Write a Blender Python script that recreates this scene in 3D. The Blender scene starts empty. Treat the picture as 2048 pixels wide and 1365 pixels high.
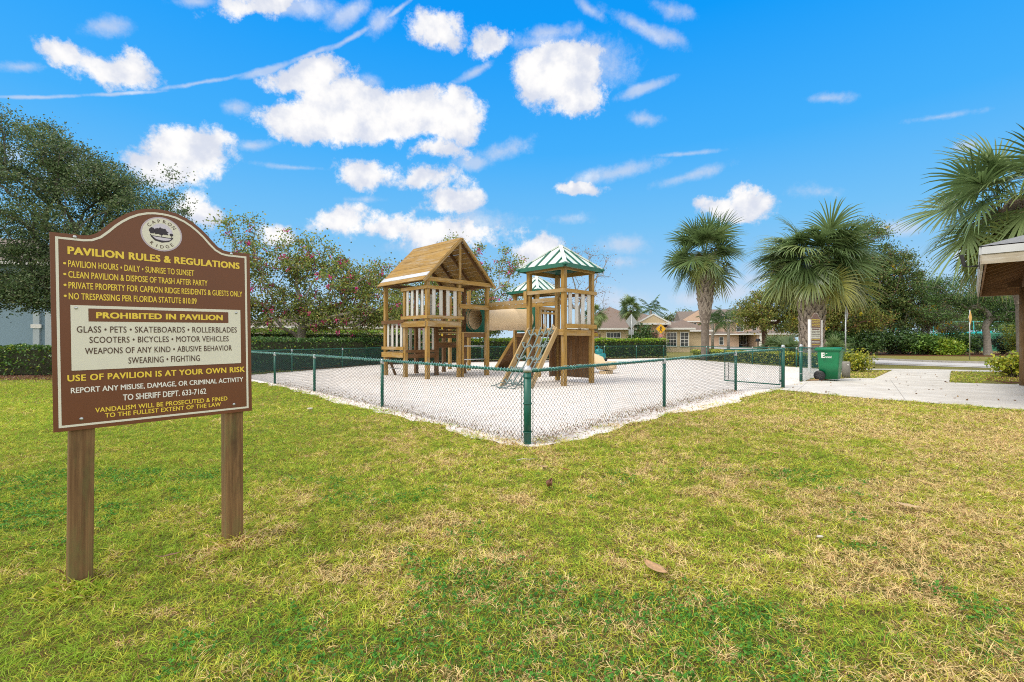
import bpy, math, random
import numpy as np
from mathutils import Vector, Matrix
R = math.radians
SC = bpy.context.scene
COL = SC.collection
PI = math.pi

# ------------------------------------------------------------------ camera
cd = bpy.data.cameras.new("camera"); cam = bpy.data.objects.new("camera", cd); COL.objects.link(cam)
CAMZ = 1.28
cam.location = (0, 0, CAMZ); cam.rotation_euler = (R(90), 0, 0)
cd.sensor_width = 36; cd.lens = 36 * 940 / 2048; cd.clip_start = 0.05; cd.clip_end = 3000
SC.camera = cam

# ------------------------------------------------------------------ light and exposure
SUN_AZ, SUN_EL = R(-118), R(52)          # sun stands to the left and a little behind the viewer
sd = bpy.data.lights.new("sun", 'SUN'); sun = bpy.data.objects.new("sun", sd); COL.objects.link(sun)
sd.energy = 1.8; sd.angle = R(20); sd.color = (1.0, 0.93, 0.82)
sdir = Vector((math.sin(SUN_AZ) * math.cos(SUN_EL), math.cos(SUN_AZ) * math.cos(SUN_EL), math.sin(SUN_EL)))
sun.rotation_euler = sdir.to_track_quat('Z', 'Y').to_euler(); sun.location = sdir * 60
vs = SC.view_settings
vs.view_transform = 'Standard'; vs.look = 'None'; vs.exposure = 0.36; vs.gamma = 1.0; vs.use_curve_mapping = False
SC.cycles.use_denoising = False; SC.cycles.use_adaptive_sampling = False; SC.cycles.sample_clamp_indirect = 4; SC.cycles.pixel_filter_type = 'BLACKMAN_HARRIS'; SC.cycles.filter_width = 1.05
SC.cycles.max_bounces = 7; SC.cycles.diffuse_bounces = 3; SC.cycles.glossy_bounces = 3
SC.cycles.transmission_bounces = 4; SC.cycles.transparent_max_bounces = 6
SC.cycles.caustics_reflective = False; SC.cycles.caustics_refractive = False

# ------------------------------------------------------------------ sky: Nishita, graded, with clouds laid out by azimuth and elevation
W = bpy.data.worlds.new("World"); SC.world = W; W.use_nodes = True
nt = W.node_tree; nt.nodes.clear()
def N(t, **kw):
    n = nt.nodes.new(t)
    for k, v in kw.items(): setattr(n, k, v)
    return n
def lk(a, b): nt.links.new(a, b)
def MA(op, a, b=None, c=None, clamp=False):
    n = N('ShaderNodeMath', operation=op, use_clamp=clamp)
    for i, v in enumerate((a, b, c)):
        if v is None: continue
        if isinstance(v, (int, float)): n.inputs[i].default_value = v
        else: lk(v, n.inputs[i])
    return n.outputs[0]
def SSTEP(v, a, b):
    n = N('ShaderNodeMapRange', interpolation_type='SMOOTHSTEP')
    lk(v, n.inputs[0]); n.inputs[1].default_value = a; n.inputs[2].default_value = b
    return n.outputs[0]
tc = N('ShaderNodeTexCoord'); D = tc.outputs['Generated']
sep = N('ShaderNodeSeparateXYZ'); lk(D, sep.inputs[0])
az = MA('ARCTAN2', sep.outputs[0], sep.outputs[1]); el = MA('ARCSINE', sep.outputs[2])
def NOISE(scale, detail, rough=0.55, vec=None, stretch=None):
    n = N('ShaderNodeTexNoise'); n.inputs['Scale'].default_value = scale; n.inputs['Detail'].default_value = detail
    n.inputs['Roughness'].default_value = rough
    lk(vec if vec is not None else D, n.inputs['Vector']); return n
sky = N('ShaderNodeTexSky', sky_type='NISHITA', sun_disc=False, sun_elevation=SUN_EL, sun_rotation=SUN_AZ)
sky.air_density = 1.0; sky.dust_density = 0.6; sky.ozone_density = 2.0
hs = N('ShaderNodeHueSaturation'); hs.inputs['Saturation'].default_value = 1.25; lk(sky.outputs[0], hs.inputs['Color'])
ramp = N('ShaderNodeValToRGB')
lk(MA('DIVIDE', el, R(60)), ramp.inputs[0])
cr = ramp.color_ramp
def stop(p, c, first=False):
    e = cr.elements[0] if first else cr.elements.new(p)
    e.position = p; e.color = (*c, 1)
cr.elements.remove(cr.elements[1])
stop(0.0, (.46, .71, .93), True); stop(.08, (.40, .67, .945)); stop(.22, (.19, .58, 1.0)); stop(.36, (.06, .47, 1.05)); stop(.56, (.002, .36, 1.04)); stop(1.0, (.004, .20, .78))
sc10 = N('ShaderNodeVectorMath', operation='SCALE'); lk(ramp.outputs[0], sc10.inputs[0]); sc10.inputs['Scale'].default_value = 7.45
mixs = N('ShaderNodeMixRGB'); mixs.inputs[0].default_value = 0.94; lk(hs.outputs[0], mixs.inputs[1]); lk(sc10.outputs[0], mixs.inputs[2])

CL = [  # azimuth/elevation taken from where each cloud stands in the sky: (x, y, rx, ry, tilt, strength)
 (640,245,135,50,0,1.5), (770,228,160,66,0,1.6), (690,200,85,55,0,1.4), (900,240,98,58,-4,1.4), (625,158,98,36,-6,1.2), (730,170,50,25,0,.8),
 (1110,140,112,75,0,1.6), (1155,185,70,55,0,1.3), (1065,85,80,26,0,.7), (1195,130,60,60,0,.6),
 (880,62,80,36,26,.9), (985,85,60,40,-20,.9), (1090,65,75,18,-8,.7),
 (530,6,120,32,0,.9), (390,2,60,14,0,.7), (590,15,80,24,0,.8),
 (105,105,62,32,18,.95), (190,135,95,40,10,1), (245,140,80,36,8,1), (40,135,55,14,0,.65), (205,52,55,20,-5,.7),
 (370,305,110,55,0,1.4), (420,312,75,48,0,1.3), (330,335,90,48,0,1), (510,292,50,14,-6,.75), (300,330,70,40,0,.9),
 (398,432,60,36,0,1), (545,462,50,32,0,.95), (470,215,30,14,0,.5),
 (735,352,75,42,0,1), (840,362,85,28,0,.85), (870,303,68,26,0,.85), (950,325,50,16,0,.6), (1012,300,65,22,-18,.7),
 (680,440,72,36,0,1), (780,455,75,30,0,.9), (915,410,70,30,0,.95), (900,470,140,36,0,.95), (960,445,80,36,0,.8), (850,490,70,24,0,.8),
 (1155,382,72,18,0,.95), (1440,425,52,22,0,1), (1505,412,58,32,0,1.05), (1475,428,80,16,0,1),
 (1085,512,60,36,0,.95), (1250,490,60,20,0,.6), (1292,238,42,18,0,.8), (1650,195,50,12,0,.5), (1790,458,50,16,0,.7), (1945,497,60,26,0,.9),
 (1235,600,60,26,0,.7), (1390,598,50,18,0,.8), (1460,585,55,20,0,.8), (1340,640,70,16,0,.6), (1245,526,36,14,0,.6), (1520,560,55,14,0,.6), (1130,440,50,14,0,.5), (560,520,80,26,0,.6), (1600,540,90,18,0,.5),
 (20,310,60,30,0,.7), (130,345,90,40,0,.7), (1840,585,60,20,0,.6), (1640,385,60,14,0,.4), (1940,290,26,12,0,.6)]
WI = [(1180,20,60,14,35,.8), (1280,55,110,20,26,.9), (1335,75,50,16,20,.7), (1340,20,70,24,14,.9), (1290,178,80,13,-18,1.), (1240,345,120,22,-10,1), (1190,355,60,18,-15,.9), (1370,355,90,14,-14,.8),
 (1370,308,80,6,-4,.7), (1890,230,110,8,-9,.6), (950,145,60,12,-28,1), (700,28,50,24,-35,1), (760,45,40,22,-40,.8), (590,335,90,7,5,.7), (730,400,60,8,0,.5),
 (60,193,170,5,-1,.9), (240,187,120,5,-3,.9), (400,165,110,6,-10,.9), (540,138,70,9,-16,.9), (620,112,70,7,-20,.9), (700,78,70,7,-30,.9), (790,22,60,6,-36,.9)]
WI += [(x, y, rx * 1.15, ry * 1.1, r_, s * 1.25) for (x, y, rx, ry, r_, s) in CL if s <= .8]; CL = [c for c in CL if c[5] > .8]
wn = NOISE(7.0, 7, 0.62); wv = N('ShaderNodeVectorMath', operation='SUBTRACT'); lk(wn.outputs['Color'], wv.inputs[0]); wv.inputs[1].default_value = (.5, .5, .5)
ws = N('ShaderNodeVectorMath', operation='SCALE'); lk(wv.outputs[0], ws.inputs[0]); ws.inputs['Scale'].default_value = 0.09
cx = N('ShaderNodeCombineXYZ'); lk(az, cx.inputs[0]); lk(el, cx.inputs[1])
pw = N('ShaderNodeVectorMath', operation='ADD'); lk(cx.outputs[0], pw.inputs[0]); lk(ws.outputs[0], pw.inputs[1])
flat = N('ShaderNodeVectorMath', operation='MULTIPLY_ADD'); lk(pw.outputs[0], flat.inputs[0]); flat.inputs[1].default_value = (1, 1, 0); flat.inputs[2].default_value = (0, 0, 1)
P = flat.outputs[0]
ws2 = N('ShaderNodeVectorMath', operation='MULTIPLY'); lk(ws.outputs[0], ws2.inputs[0]); ws2.inputs[1].default_value = (.28, .12, 0)
pw2 = N('ShaderNodeVectorMath', operation='ADD'); lk(cx.outputs[0], pw2.inputs[0]); lk(ws2.outputs[0], pw2.inputs[1])
fl2 = N('ShaderNodeVectorMath', operation='MULTIPLY_ADD'); lk(pw2.outputs[0], fl2.inputs[0]); fl2.inputs[1].default_value = (1, 1, 0); fl2.inputs[2].default_value = (0, 0, 1)
P2 = fl2.outputs[0]
def azel(x, y):
    return math.atan2(x - 1024, 940), math.atan2(682.5 - y, math.hypot(940, x - 1024))
def field(blobs, P):
    cur = None
    for (x, y, rx, ry, rot, s) in blobs:
        a, e = azel(x, y); tx, ty = math.cos(R(rot)), math.sin(R(rot))
        p0, p1 = azel(x - tx * rx, y - ty * rx), azel(x + tx * rx, y + ty * rx); q0, q1 = azel(x + ty * ry, y - tx * ry), azel(x - ty * ry, y + tx * ry)
        ang = math.atan2(p1[1] - p0[1], p1[0] - p0[0]); c, sn = math.cos(ang), math.sin(ang)
        ra = math.hypot(p1[0] - p0[0], p1[1] - p0[1]) / 2; re_ = math.hypot(q1[0] - q0[0], q1[1] - q0[1]) / 2
        def row(px, py, r_):
            n = N('ShaderNodeVectorMath', operation='DOT_PRODUCT'); lk(P, n.inputs[0]); n.inputs[1].default_value = (px / r_, py / r_, -(px * a + py * e) / r_); return n.outputs['Value']
        u = row(c, sn, ra); u2 = MA('MULTIPLY', u, u); w = row(-sn, c, re_)
        v = MA('MULTIPLY_ADD', MA('SQRT', MA('MULTIPLY_ADD', w, w, u2)), -s, s)
        if cur is None: cur = v
        else: cur = MA('SMOOTH_MAX', cur, v, 0.15)
    return cur
fn = NOISE(10.0, 11, 0.70)
fb = MA('MULTIPLY_ADD', fn.outputs['Fac'], 2.7, -1.33)
solid = MA('ADD', field(CL, P), fb)
a1 = SSTEP(solid, -0.02, 0.50)
wisp = MA('ADD', field(WI, P2), MA('MULTIPLY', fb, 1.0))
a2 = MA('MULTIPLY', SSTEP(wisp, -0.05, 0.95), 0.62)
# bright broken cloud added over the unseen sky to lift and neutralise ambient light
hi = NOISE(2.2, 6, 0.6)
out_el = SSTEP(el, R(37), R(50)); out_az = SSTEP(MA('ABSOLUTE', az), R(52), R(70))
fill_cover = MA('MULTIPLY', MA('MAXIMUM', out_el, out_az), SSTEP(hi.outputs['Fac'], .30, .52))
alpha = MA('MAXIMUM', MA('MAXIMUM', a1, a2), MA('MULTIPLY', fill_cover, .96))
hz = N('ShaderNodeMapRange'); lk(el, hz.inputs[0]); hz.inputs[1].default_value = R(9); hz.inputs[2].default_value = 0; hz.inputs[3].default_value = 0; hz.inputs[4].default_value = .34
# cloud tone: sunlit tops white, thin and lower parts a pale lavender grey
up = N('ShaderNodeVectorMath', operation='ADD'); lk(D, up.inputs[0]); up.inputs[1].default_value = (-.012, 0, .03)
fu = NOISE(16.0, 5, 0.55, up.outputs[0]); fl = NOISE(16.0, 5, 0.55)
lit = SSTEP(MA('ADD', MA('SUBTRACT', fl.outputs['Fac'], fu.outputs['Fac']), MA('MULTIPLY', solid, .13)), -.10, .25)
ct = N('ShaderNodeMixRGB'); lk(lit, ct.inputs[0]); ct.inputs[1].default_value = (5.5, 5.85, 6.75, 1); ct.inputs[2].default_value = (7.9, 7.82, 7.78, 1)
m1 = N('ShaderNodeMixRGB'); lk(hz.outputs[0], m1.inputs[0]); lk(mixs.outputs[0], m1.inputs[1]); m1.inputs[2].default_value = (6.6, 7.2, 7.8, 1)
hi_t = N('ShaderNodeMixRGB'); lk(fill_cover, hi_t.inputs[0]); lk(ct.outputs[0], hi_t.inputs[1]); hi_t.inputs[2].default_value = (13.6, 12.9, 11.9, 1)  # added unseen cloud toned brighter and warmer to offset the blue ambient light
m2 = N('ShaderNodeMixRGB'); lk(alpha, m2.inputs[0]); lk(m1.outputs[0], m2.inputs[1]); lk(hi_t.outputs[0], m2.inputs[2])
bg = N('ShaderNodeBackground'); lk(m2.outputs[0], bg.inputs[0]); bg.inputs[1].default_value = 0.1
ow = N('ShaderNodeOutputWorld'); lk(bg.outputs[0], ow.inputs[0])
W.cycles.sampling_method = 'MANUAL'; W.cycles.sample_map_resolution = 512
# ================================================================== helpers
random.seed(11); RNG = np.random.default_rng(11)
def tag(o, label=None, cat=None, group=None, kind=None):
    for k, v in (("label", label), ("category", cat), ("group", group), ("kind", kind)):
        if v: o[k] = v
    return o
def thing(name, label, cat, loc=(0, 0, 0), rz=0, group=None):
    o = bpy.data.objects.new(name, None); COL.objects.link(o); o.empty_display_size = .2
    o.location = loc; o.rotation_euler = (0, 0, rz)
    return tag(o, label, cat, group)
def origin_of(o):
    v = Vector((0, 0, 0))
    while o is not None: v = v + Vector(o.location); o = o.parent
    return v
def copy_tree(o, parent=None):
    c = o.copy(); COL.objects.link(c); c.parent = parent
    for ch in list(o.children): copy_tree(ch, c)
    return c
def link_mesh(name, me, m, parent=None):
    o = bpy.data.objects.new(name, me); COL.objects.link(o)
    if m is not None: me.materials.append(m)
    o.parent = parent
    return o

class MB:
    """Collects boxes, beams, tubes and lathes into one mesh; every face carries a UV in metres, grain along U."""
    def __init__(s): s.v = []; s.f = []; s.uv = []; s.sm = []
    def face(s, idx, uv=None, smooth=False):
        s.f.append(idx); s.uv.append(uv or [(0, 0)] * len(idx)); s.sm.append(smooth)
    def box(s, c, d, X=(1, 0, 0), Y=(0, 1, 0), Z=(0, 0, 1)):
        c = Vector(c); A = [Vector(X).normalized() * d[0] / 2, Vector(Y).normalized() * d[1] / 2, Vector(Z).normalized() * d[2] / 2]
        n = len(s.v); sg = [(-1, -1, -1), (1, -1, -1), (1, 1, -1), (-1, 1, -1), (-1, -1, 1), (1, -1, 1), (1, 1, 1), (-1, 1, 1)]
        for q in sg: s.v.append(c + A[0] * q[0] + A[1] * q[1] + A[2] * q[2])
        L = max(range(3), key=lambda i: d[i]); o = [i for i in range(3) if i != L]
        ou, ov = random.uniform(0, 90), random.uniform(0, 90)
        for k, fc in enumerate(((0, 3, 2, 1), (4, 5, 6, 7), (0, 1, 5, 4), (1, 2, 6, 5), (2, 3, 7, 6), (3, 0, 4, 7))):
            uv = []
            ax = (2, 2, 1, 0, 1, 0)[k]
            for i in fc:
                q = [sg[i][j] * d[j] / 2 for j in range(3)]
                if ax == L: uv.append((ou + q[o[0]] * .2, ov + k * .37 + q[o[1]]))
                else:
                    w = [j for j in o if j != ax][0]
                    uv.append((ou + q[L], ov + k * .37 + q[w]))
            s.face([n + i for i in fc], uv)
        return s
    def beam(s, p0, p1, w, h, up=(0, 0, 1)):
        p0, p1 = Vector(p0), Vector(p1); d = p1 - p0; L = d.length; d.normalize()
        sd = d.cross(Vector(up))
        if sd.length < 1e-4: sd = Vector((1, 0, 0))
        sd.normalize(); u = sd.cross(d)
        return s.box((p0 + p1) / 2, (L, w, h), d, sd, u)
    def tube(s, pts, r, n=8, cap=True, closed=False, smooth=True):
        pts = [Vector(p) for p in pts]; m = len(pts); rr = r if hasattr(r, '__len__') else [r] * m
        b = len(s.v); prev = None; lens = [0]
        for i in range(1, m): lens.append(lens[-1] + (pts[i] - pts[i - 1]).length)
        for i in range(m):
            if closed: t = pts[(i + 1) % m] - pts[i - 1]
            else: t = pts[min(i + 1, m - 1)] - pts[max(i - 1, 0)]
            t.normalize()
            if prev is None:
                a = Vector((0, 0, 1)) if abs(t.z) < .9 else Vector((1, 0, 0))
                x = t.cross(a).normalized()
            else:
                x = prev - t * prev.dot(t)
                x = x.normalized() if x.length > 1e-6 else t.orthogonal().normalized()
            prev = x; y = t.cross(x)
            for k in range(n):
                a = 2 * PI * k / n
                s.v.append(pts[i] + (x * math.cos(a) + y * math.sin(a)) * rr[i])
        for i in range(m if closed else m - 1):
            j = (i + 1) % m
            for k in range(n):
                l = (k + 1) % n; c = 2 * PI * rr[i] / n
                s.face([b + i * n + k, b + i * n + l, b + j * n + l, b + j * n + k],
                       [(lens[i], k * c), (lens[i], (k + 1) * c), (lens[j], (k + 1) * c), (lens[j], k * c)], smooth)
        if cap and not closed:
            s.face([b + k for k in range(n)][::-1]); s.face([b + (m - 1) * n + k for k in range(n)])
        return s
    def lathe(s, prof, org=(0, 0, 0), n=16, smooth=True, axis=None, cap=True):
        org = Vector(org); b = len(s.v); m = len(prof)
        Z = Vector(axis).normalized() if axis else Vector((0, 0, 1)); X = Z.orthogonal().normalized() if axis else Vector((1, 0, 0)); Y = Z.cross(X)
        for (r, z) in prof:
            for k in range(n):
                a = 2 * PI * k / n; s.v.append(org + Z * z + (X * math.cos(a) + Y * math.sin(a)) * r)
        for i in range(m - 1):
            for k in range(n):
                l = (k + 1) % n
                s.face([b + i * n + k, b + i * n + l, b + (i + 1) * n + l, b + (i + 1) * n + k], None, smooth)
        if cap:
            if prof[0][0] > 1e-5: s.face([b + k for k in range(n)][::-1])
            if prof[-1][0] > 1e-5: s.face([b + (m - 1) * n + k for k in range(n)])
        return s
    def prism(s, poly, O, X, Y, Z, t):
        """polygon in the X,Y plane at O, thickness t along Z"""
        O, X, Y, Z = map(Vector, (O, X, Y, Z)); b = len(s.v); n = len(poly)
        for k in (0, 1):
            for (x, y) in poly: s.v.append(O + X * x + Y * y + Z * (t * k))
        uv = [(x, y) for x, y in poly]
        s.face([b + i for i in range(n)][::-1], uv[::-1]); s.face([b + n + i for i in range(n)], uv)
        for i in range(n):
            j = (i + 1) % n; s.face([b + i, b + j, b + n + j, b + n + i])
        return s
    def poly(s, pts):
        b = len(s.v); s.v += [Vector(p) for p in pts]; s.face(list(range(b, b + len(pts))), [(p[0], p[1]) for p in pts]); return s
    def build(s, name, m, parent=None, bevel=0, loc=None):
        o = origin_of(parent) if parent is not None else Vector((0, 0, 0))
        if loc is not None: o = o + Vector(loc)
        me = bpy.data.meshes.new(name)
        me.from_pydata([tuple(p - o) for p in s.v], [], s.f)
        uvl = me.uv_layers.new(name="UVMap")
        uvl.data.foreach_set("uv", np.array([c for f in s.uv for c in f], dtype=np.float32).ravel())
        me.polygons.foreach_set("use_smooth", s.sm); me.update()
        ob = link_mesh(name, me, m, parent)
        if loc is not None: ob.location = loc
        if bevel:
            bm = ob.modifiers.new("bevel", 'BEVEL'); bm.width = bevel; bm.segments = 1; bm.limit_method = 'ANGLE'; bm.angle_limit = R(50)
        return ob

def np_mesh(name, V, F, m, parent=None, col=None, smooth=False, off=None):
    """V (n,3), F (k,q) all faces with q corners, col (n,3) per-vertex colour"""
    me = bpy.data.meshes.new(name); V = np.asarray(V, np.float32)
    o = origin_of(parent) if parent is not None else Vector((0, 0, 0))
    V = V - np.array(o, np.float32)
    F = np.asarray(F, np.int32); q = F.shape[1]
    me.vertices.add(len(V)); me.vertices.foreach_set("co", V.ravel())
    me.loops.add(F.size); me.loops.foreach_set("vertex_index", F.ravel())
    me.polygons.add(len(F)); me.polygons.foreach_set("loop_start", np.arange(0, F.size, q, dtype=np.int32))
    me.polygons.foreach_set("loop_total", np.full(len(F), q, np.int32))
    if smooth: me.polygons.foreach_set("use_smooth", np.ones(len(F), bool))
    if col is not None:
        a = me.attributes.new("Col", 'FLOAT_COLOR', 'POINT')
        c4 = np.ones((len(V), 4), np.float32); c4[:, :3] = col; a.data.foreach_set("color", c4.ravel())
    me.update(calc_edges=True); me.validate()
    return link_mesh(name, me, m, parent)

# ------------------------------------------------------------------ materials
MATS = {}
def mat(name, base=(.5, .5, .5), rough=.6, metal=0, spec=.5, vary=0, vscale=3.0, bump=0, bscale=40, base2=None, obj=True):
    if name in MATS: return MATS[name]
    m = bpy.data.materials.new(name); m.use_nodes = True; t = m.node_tree; p = t.nodes['Principled BSDF']
    p.inputs['Roughness'].default_value = rough; p.inputs['Metallic'].default_value = metal; p.inputs['Specular IOR Level'].default_value = spec
    tcn = t.nodes.new('ShaderNodeTexCoord'); co = tcn.outputs['Object']
    nz = t.nodes.new('ShaderNodeTexNoise'); nz.inputs['Scale'].default_value = vscale; nz.inputs['Detail'].default_value = 6; nz.inputs['Roughness'].default_value = .65
    t.links.new(co, nz.inputs[0])
    r = t.nodes.new('ShaderNodeValToRGB'); r.color_ramp.elements[0].position = .3; r.color_ramp.elements[1].position = .7
    b2 = base2 or tuple(c * (1 - vary) for c in base)
    r.color_ramp.elements[0].color = (*b2, 1); r.color_ramp.elements[1].color = (*base, 1)
    t.links.new(nz.outputs[0], r.inputs[0]); t.links.new(r.outputs[0], p.inputs['Base Color'])
    rr = t.nodes.new('ShaderNodeMapRange'); rr.inputs[3].default_value = max(0, rough - .08); rr.inputs[4].default_value = min(1, rough + .1)
    t.links.new(nz.outputs[0], rr.inputs[0]); t.links.new(rr.outputs[0], p.inputs['Roughness'])
    if bump:
        n2 = t.nodes.new('ShaderNodeTexNoise'); n2.inputs['Scale'].default_value = bscale; n2.inputs['Detail'].default_value = 5
        t.links.new(co, n2.inputs[0])
        bp = t.nodes.new('ShaderNodeBump'); bp.inputs['Strength'].default_value = bump; bp.inputs['Distance'].default_value = .02
        t.links.new(n2.outputs[0], bp.inputs['Height']); t.links.new(bp.outputs[0], p.inputs['Normal'])
    MATS[name] = m; return m
def wood(name, light, mid, dark, grey=(.32, .30, .27), gfac=.25, rough=.75):
    if name in MATS: return MATS[name]
    m = bpy.data.materials.new(name); m.use_nodes = True; t = m.node_tree; p = t.nodes['Principled BSDF']; L = t.links.new
    uv = t.nodes.new('ShaderNodeUVMap'); uv.uv_map = "UVMap"
    def nz(sx, sy, det=5, ro=.6):
        mp = t.nodes.new('ShaderNodeMapping'); mp.inputs['Scale'].default_value = (sx, sy, 1); L(uv.outputs[0], mp.inputs[0])
        n = t.nodes.new('ShaderNodeTexNoise'); n.inputs['Scale'].default_value = 1; n.inputs['Detail'].default_value = det; n.inputs['Roughness'].default_value = ro
        L(mp.outputs[0], n.inputs[0]); return n.outputs[0]
    def rmp(src, a, b, ca, cb):
        r = t.nodes.new('ShaderNodeValToRGB'); r.color_ramp.elements[0].position = a; r.color_ramp.elements[1].position = b
        r.color_ramp.elements[0].color = (*ca, 1); r.color_ramp.elements[1].color = (*cb, 1); L(src, r.inputs[0]); return r.outputs[0]
    def mix(f, a, b, ty='MIX'):
        x = t.nodes.new('ShaderNodeMixRGB'); x.blend_type = ty
        for i, v in enumerate((f, a, b)):
            if isinstance(v, (int, float)): x.inputs[i].default_value = v
            elif isinstance(v, tuple): x.inputs[i].default_value = (*v, 1)
            else: L(v, x.inputs[i])
        return x.outputs[0]
    grain = nz(1.6, 55, 7, .65); tone = nz(.18, .9, 2); stain = nz(1.4, 7, 5, .7); wea = nz(1.1, 4.5, 6, .7)
    c = rmp(grain, .40, .62, mid, light)
    c = mix(rmp(tone, .3, .72, (0, 0, 0), (1, 1, 1)), mix(.45, c, dark), c)
    c = mix(rmp(stain, .53, .70, (0, 0, 0), (.75, .75, .75)), c, dark)
    c = mix(rmp(wea, .49, .66, (0, 0, 0), (gfac, gfac, gfac)), c, grey)
    L(c, p.inputs['Base Color']); p.inputs['Roughness'].default_value = rough; p.inputs['Specular IOR Level'].default_value = .25
    bp = t.nodes.new('ShaderNodeBump'); bp.inputs['Strength'].default_value = .35; bp.inputs['Distance'].default_value = .004
    L(grain, bp.inputs['Height']); L(bp.outputs[0], p.inputs['Normal'])
    MATS[name] = m; return m
def leafmat(name, trans=.35, rough=.5, spec=.35):
    if name in MATS: return MATS[name]
    m = bpy.data.materials.new(name); m.use_nodes = True; t = m.node_tree; p = t.nodes['Principled BSDF']; L = t.links.new
    at = t.nodes.new('ShaderNodeAttribute'); at.attribute_name = "Col"
    L(at.outputs['Color'], p.inputs['Base Color']); p.inputs['Roughness'].default_value = rough; p.inputs['Specular IOR Level'].default_value = spec
    if trans > 0:
        tr = t.nodes.new('ShaderNodeBsdfTranslucent'); L(at.outputs['Color'], tr.inputs[0])
        mx = t.nodes.new('ShaderNodeMixShader'); mx.inputs[0].default_value = trans
        L(p.outputs[0], mx.inputs[1]); L(tr.outputs[0], mx.inputs[2]); L(mx.outputs[0], t.nodes['Material Output'].inputs[0])
    MATS[name] = m; return m

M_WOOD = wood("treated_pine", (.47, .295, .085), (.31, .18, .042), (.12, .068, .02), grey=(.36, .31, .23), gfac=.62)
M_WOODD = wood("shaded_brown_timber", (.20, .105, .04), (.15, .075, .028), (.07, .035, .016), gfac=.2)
M_WOODG = wood("weathered_timber", (.46, .33, .15), (.36, .25, .11), (.20, .12, .05), grey=(.42, .38, .32), gfac=.75)
M_POST = wood("sign_post_wood", (.31, .185, .085), (.185, .10, .045), (.06, .038, .02), grey=(.15, .15, .055), gfac=1.0)
M_PICK = wood("grey_picket", (.60, .59, .56), (.52, .51, .49), (.36, .35, .31), grey=(.48, .50, .42), gfac=.5, rough=.6)
M_GREEN = mat("green_vinyl", (.004, .105, .075), .38, vary=.25, vscale=8)
M_GREENM = mat("green_roof_trim", (.008, .13, .085), .4, vary=.2, vscale=5)
M_ROOFW = mat("pale_roof_panel", (.66, .74, .69), .45, vary=.15, vscale=4)
M_GALV = mat("galvanised_metal", (.55, .58, .60), .38, metal=.7, vary=.25, vscale=9)
M_ALU = mat("pale_aluminium", (.68, .70, .72), .4, metal=.5, vary=.15, vscale=9)
M_WHITE = mat("white_paint", (.78, .78, .77), .5, vary=.12, vscale=5)
M_BLACK = mat("black_plastic", (.012, .012, .014), .45, vary=.3)
M_TAN = mat("tan_plastic", (.64, .49, .30), .5, vary=.12, vscale=2)
M_TEAL = mat("teal_plastic", (.01, .21, .22), .35, vary=.2, vscale=5)
M_ROPE = mat("grey_green_rope", (.20, .27, .27), .8, vary=.35, vscale=30)
M_BARK = mat("bark", (.20, .16, .12), .9, vary=.55, vscale=9, bump=.8, bscale=22)
M_BARKG = mat("grey_bark", (.34, .31, .27), .9, vary=.5, vscale=8, bump=.7, bscale=22)
M_LEAF = leafmat("leaf")
M_LEAFS = leafmat("shiny_leaf", .25, .36, .5)
M_PALM = leafmat("palm_leaf", .40, .33, .6)
M_GRASS = leafmat("grass_blade", .35, .55, .2)
# ================================================================== ground
def vnoise(x, y, scale, seed):
    """smooth value noise in 0..1"""
    x = np.asarray(x, float) / scale; y = np.asarray(y, float) / scale
    xi = np.floor(x).astype(np.int64); yi = np.floor(y).astype(np.int64); fx = x - xi; fy = y - yi
    fx = fx * fx * (3 - 2 * fx); fy = fy * fy * (3 - 2 * fy)
    def h(a, b):
        n = (a * 374761393 + b * 668265263 + seed * 974634757) & 0xFFFFFFFF
        n = ((n ^ (n >> 13)) * 1274126177) & 0xFFFFFFFF
        return ((n ^ (n >> 16)) & 0xFFFF) / 65535.0
    return (h(xi, yi) * (1 - fx) + h(xi + 1, yi) * fx) * (1 - fy) + (h(xi, yi + 1) * (1 - fx) + h(xi + 1, yi + 1) * fx) * fy
def fbm(x, y, scale, seed, o=3):
    s = 0; a = .5; t = 0
    for i in range(o): s = s + a * vnoise(x, y, scale / 2 ** i, seed + i); t += a; a *= .5
    return s / t
def inpoly(x, y, poly):
    c = np.zeros(len(x), bool); n = len(poly)
    for i in range(n):
        x0, y0 = poly[i]; x1, y1 = poly[(i + 1) % n]
        if y0 == y1: continue
        c ^= ((y0 > y) != (y1 > y)) & (x < (x1 - x0) * (y - y0) / (y1 - y0) + x0)
    return c
FA = (.19, 5.80); FG1 = (7.34, 12.73); FG2 = (9.10, 14.80); FC = (14.2, 20.0); FE = (11.3, 35.0); FM = (-6.9, 25.6); FL = (-9.9, 16.9)
FENCE = [FA, FG1, FG2, FC, FE, FM, FL]
def ragged(poly, amount, step=.12, seed=3, lo=.02):
    out = []; n = len(poly)
    ar = sum(poly[i][0] * poly[(i + 1) % n][1] - poly[(i + 1) % n][0] * poly[i][1] for i in range(n)); sg = 1 if ar > 0 else -1
    for i in range(n):
        a = np.array(poly[i]); b = np.array(poly[(i + 1) % n]); L = np.linalg.norm(b - a); nn = np.array([(b - a)[1], -(b - a)[0]]) / L * sg
        for k in range(int(L / step)):
            p = a + (b - a) * k * step / L
            w = fbm(np.array([p[0]]), np.array([p[1]]), .9, seed, 4)[0]
            out.append(tuple(p + nn * (lo + amount * max(0, w * 2 - .45))))
    return out
SAND = ragged([(FA[0], FA[1] - .10), FG1, FG2, FC, FE, FM, FL], .34, lo=-.06)
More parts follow.
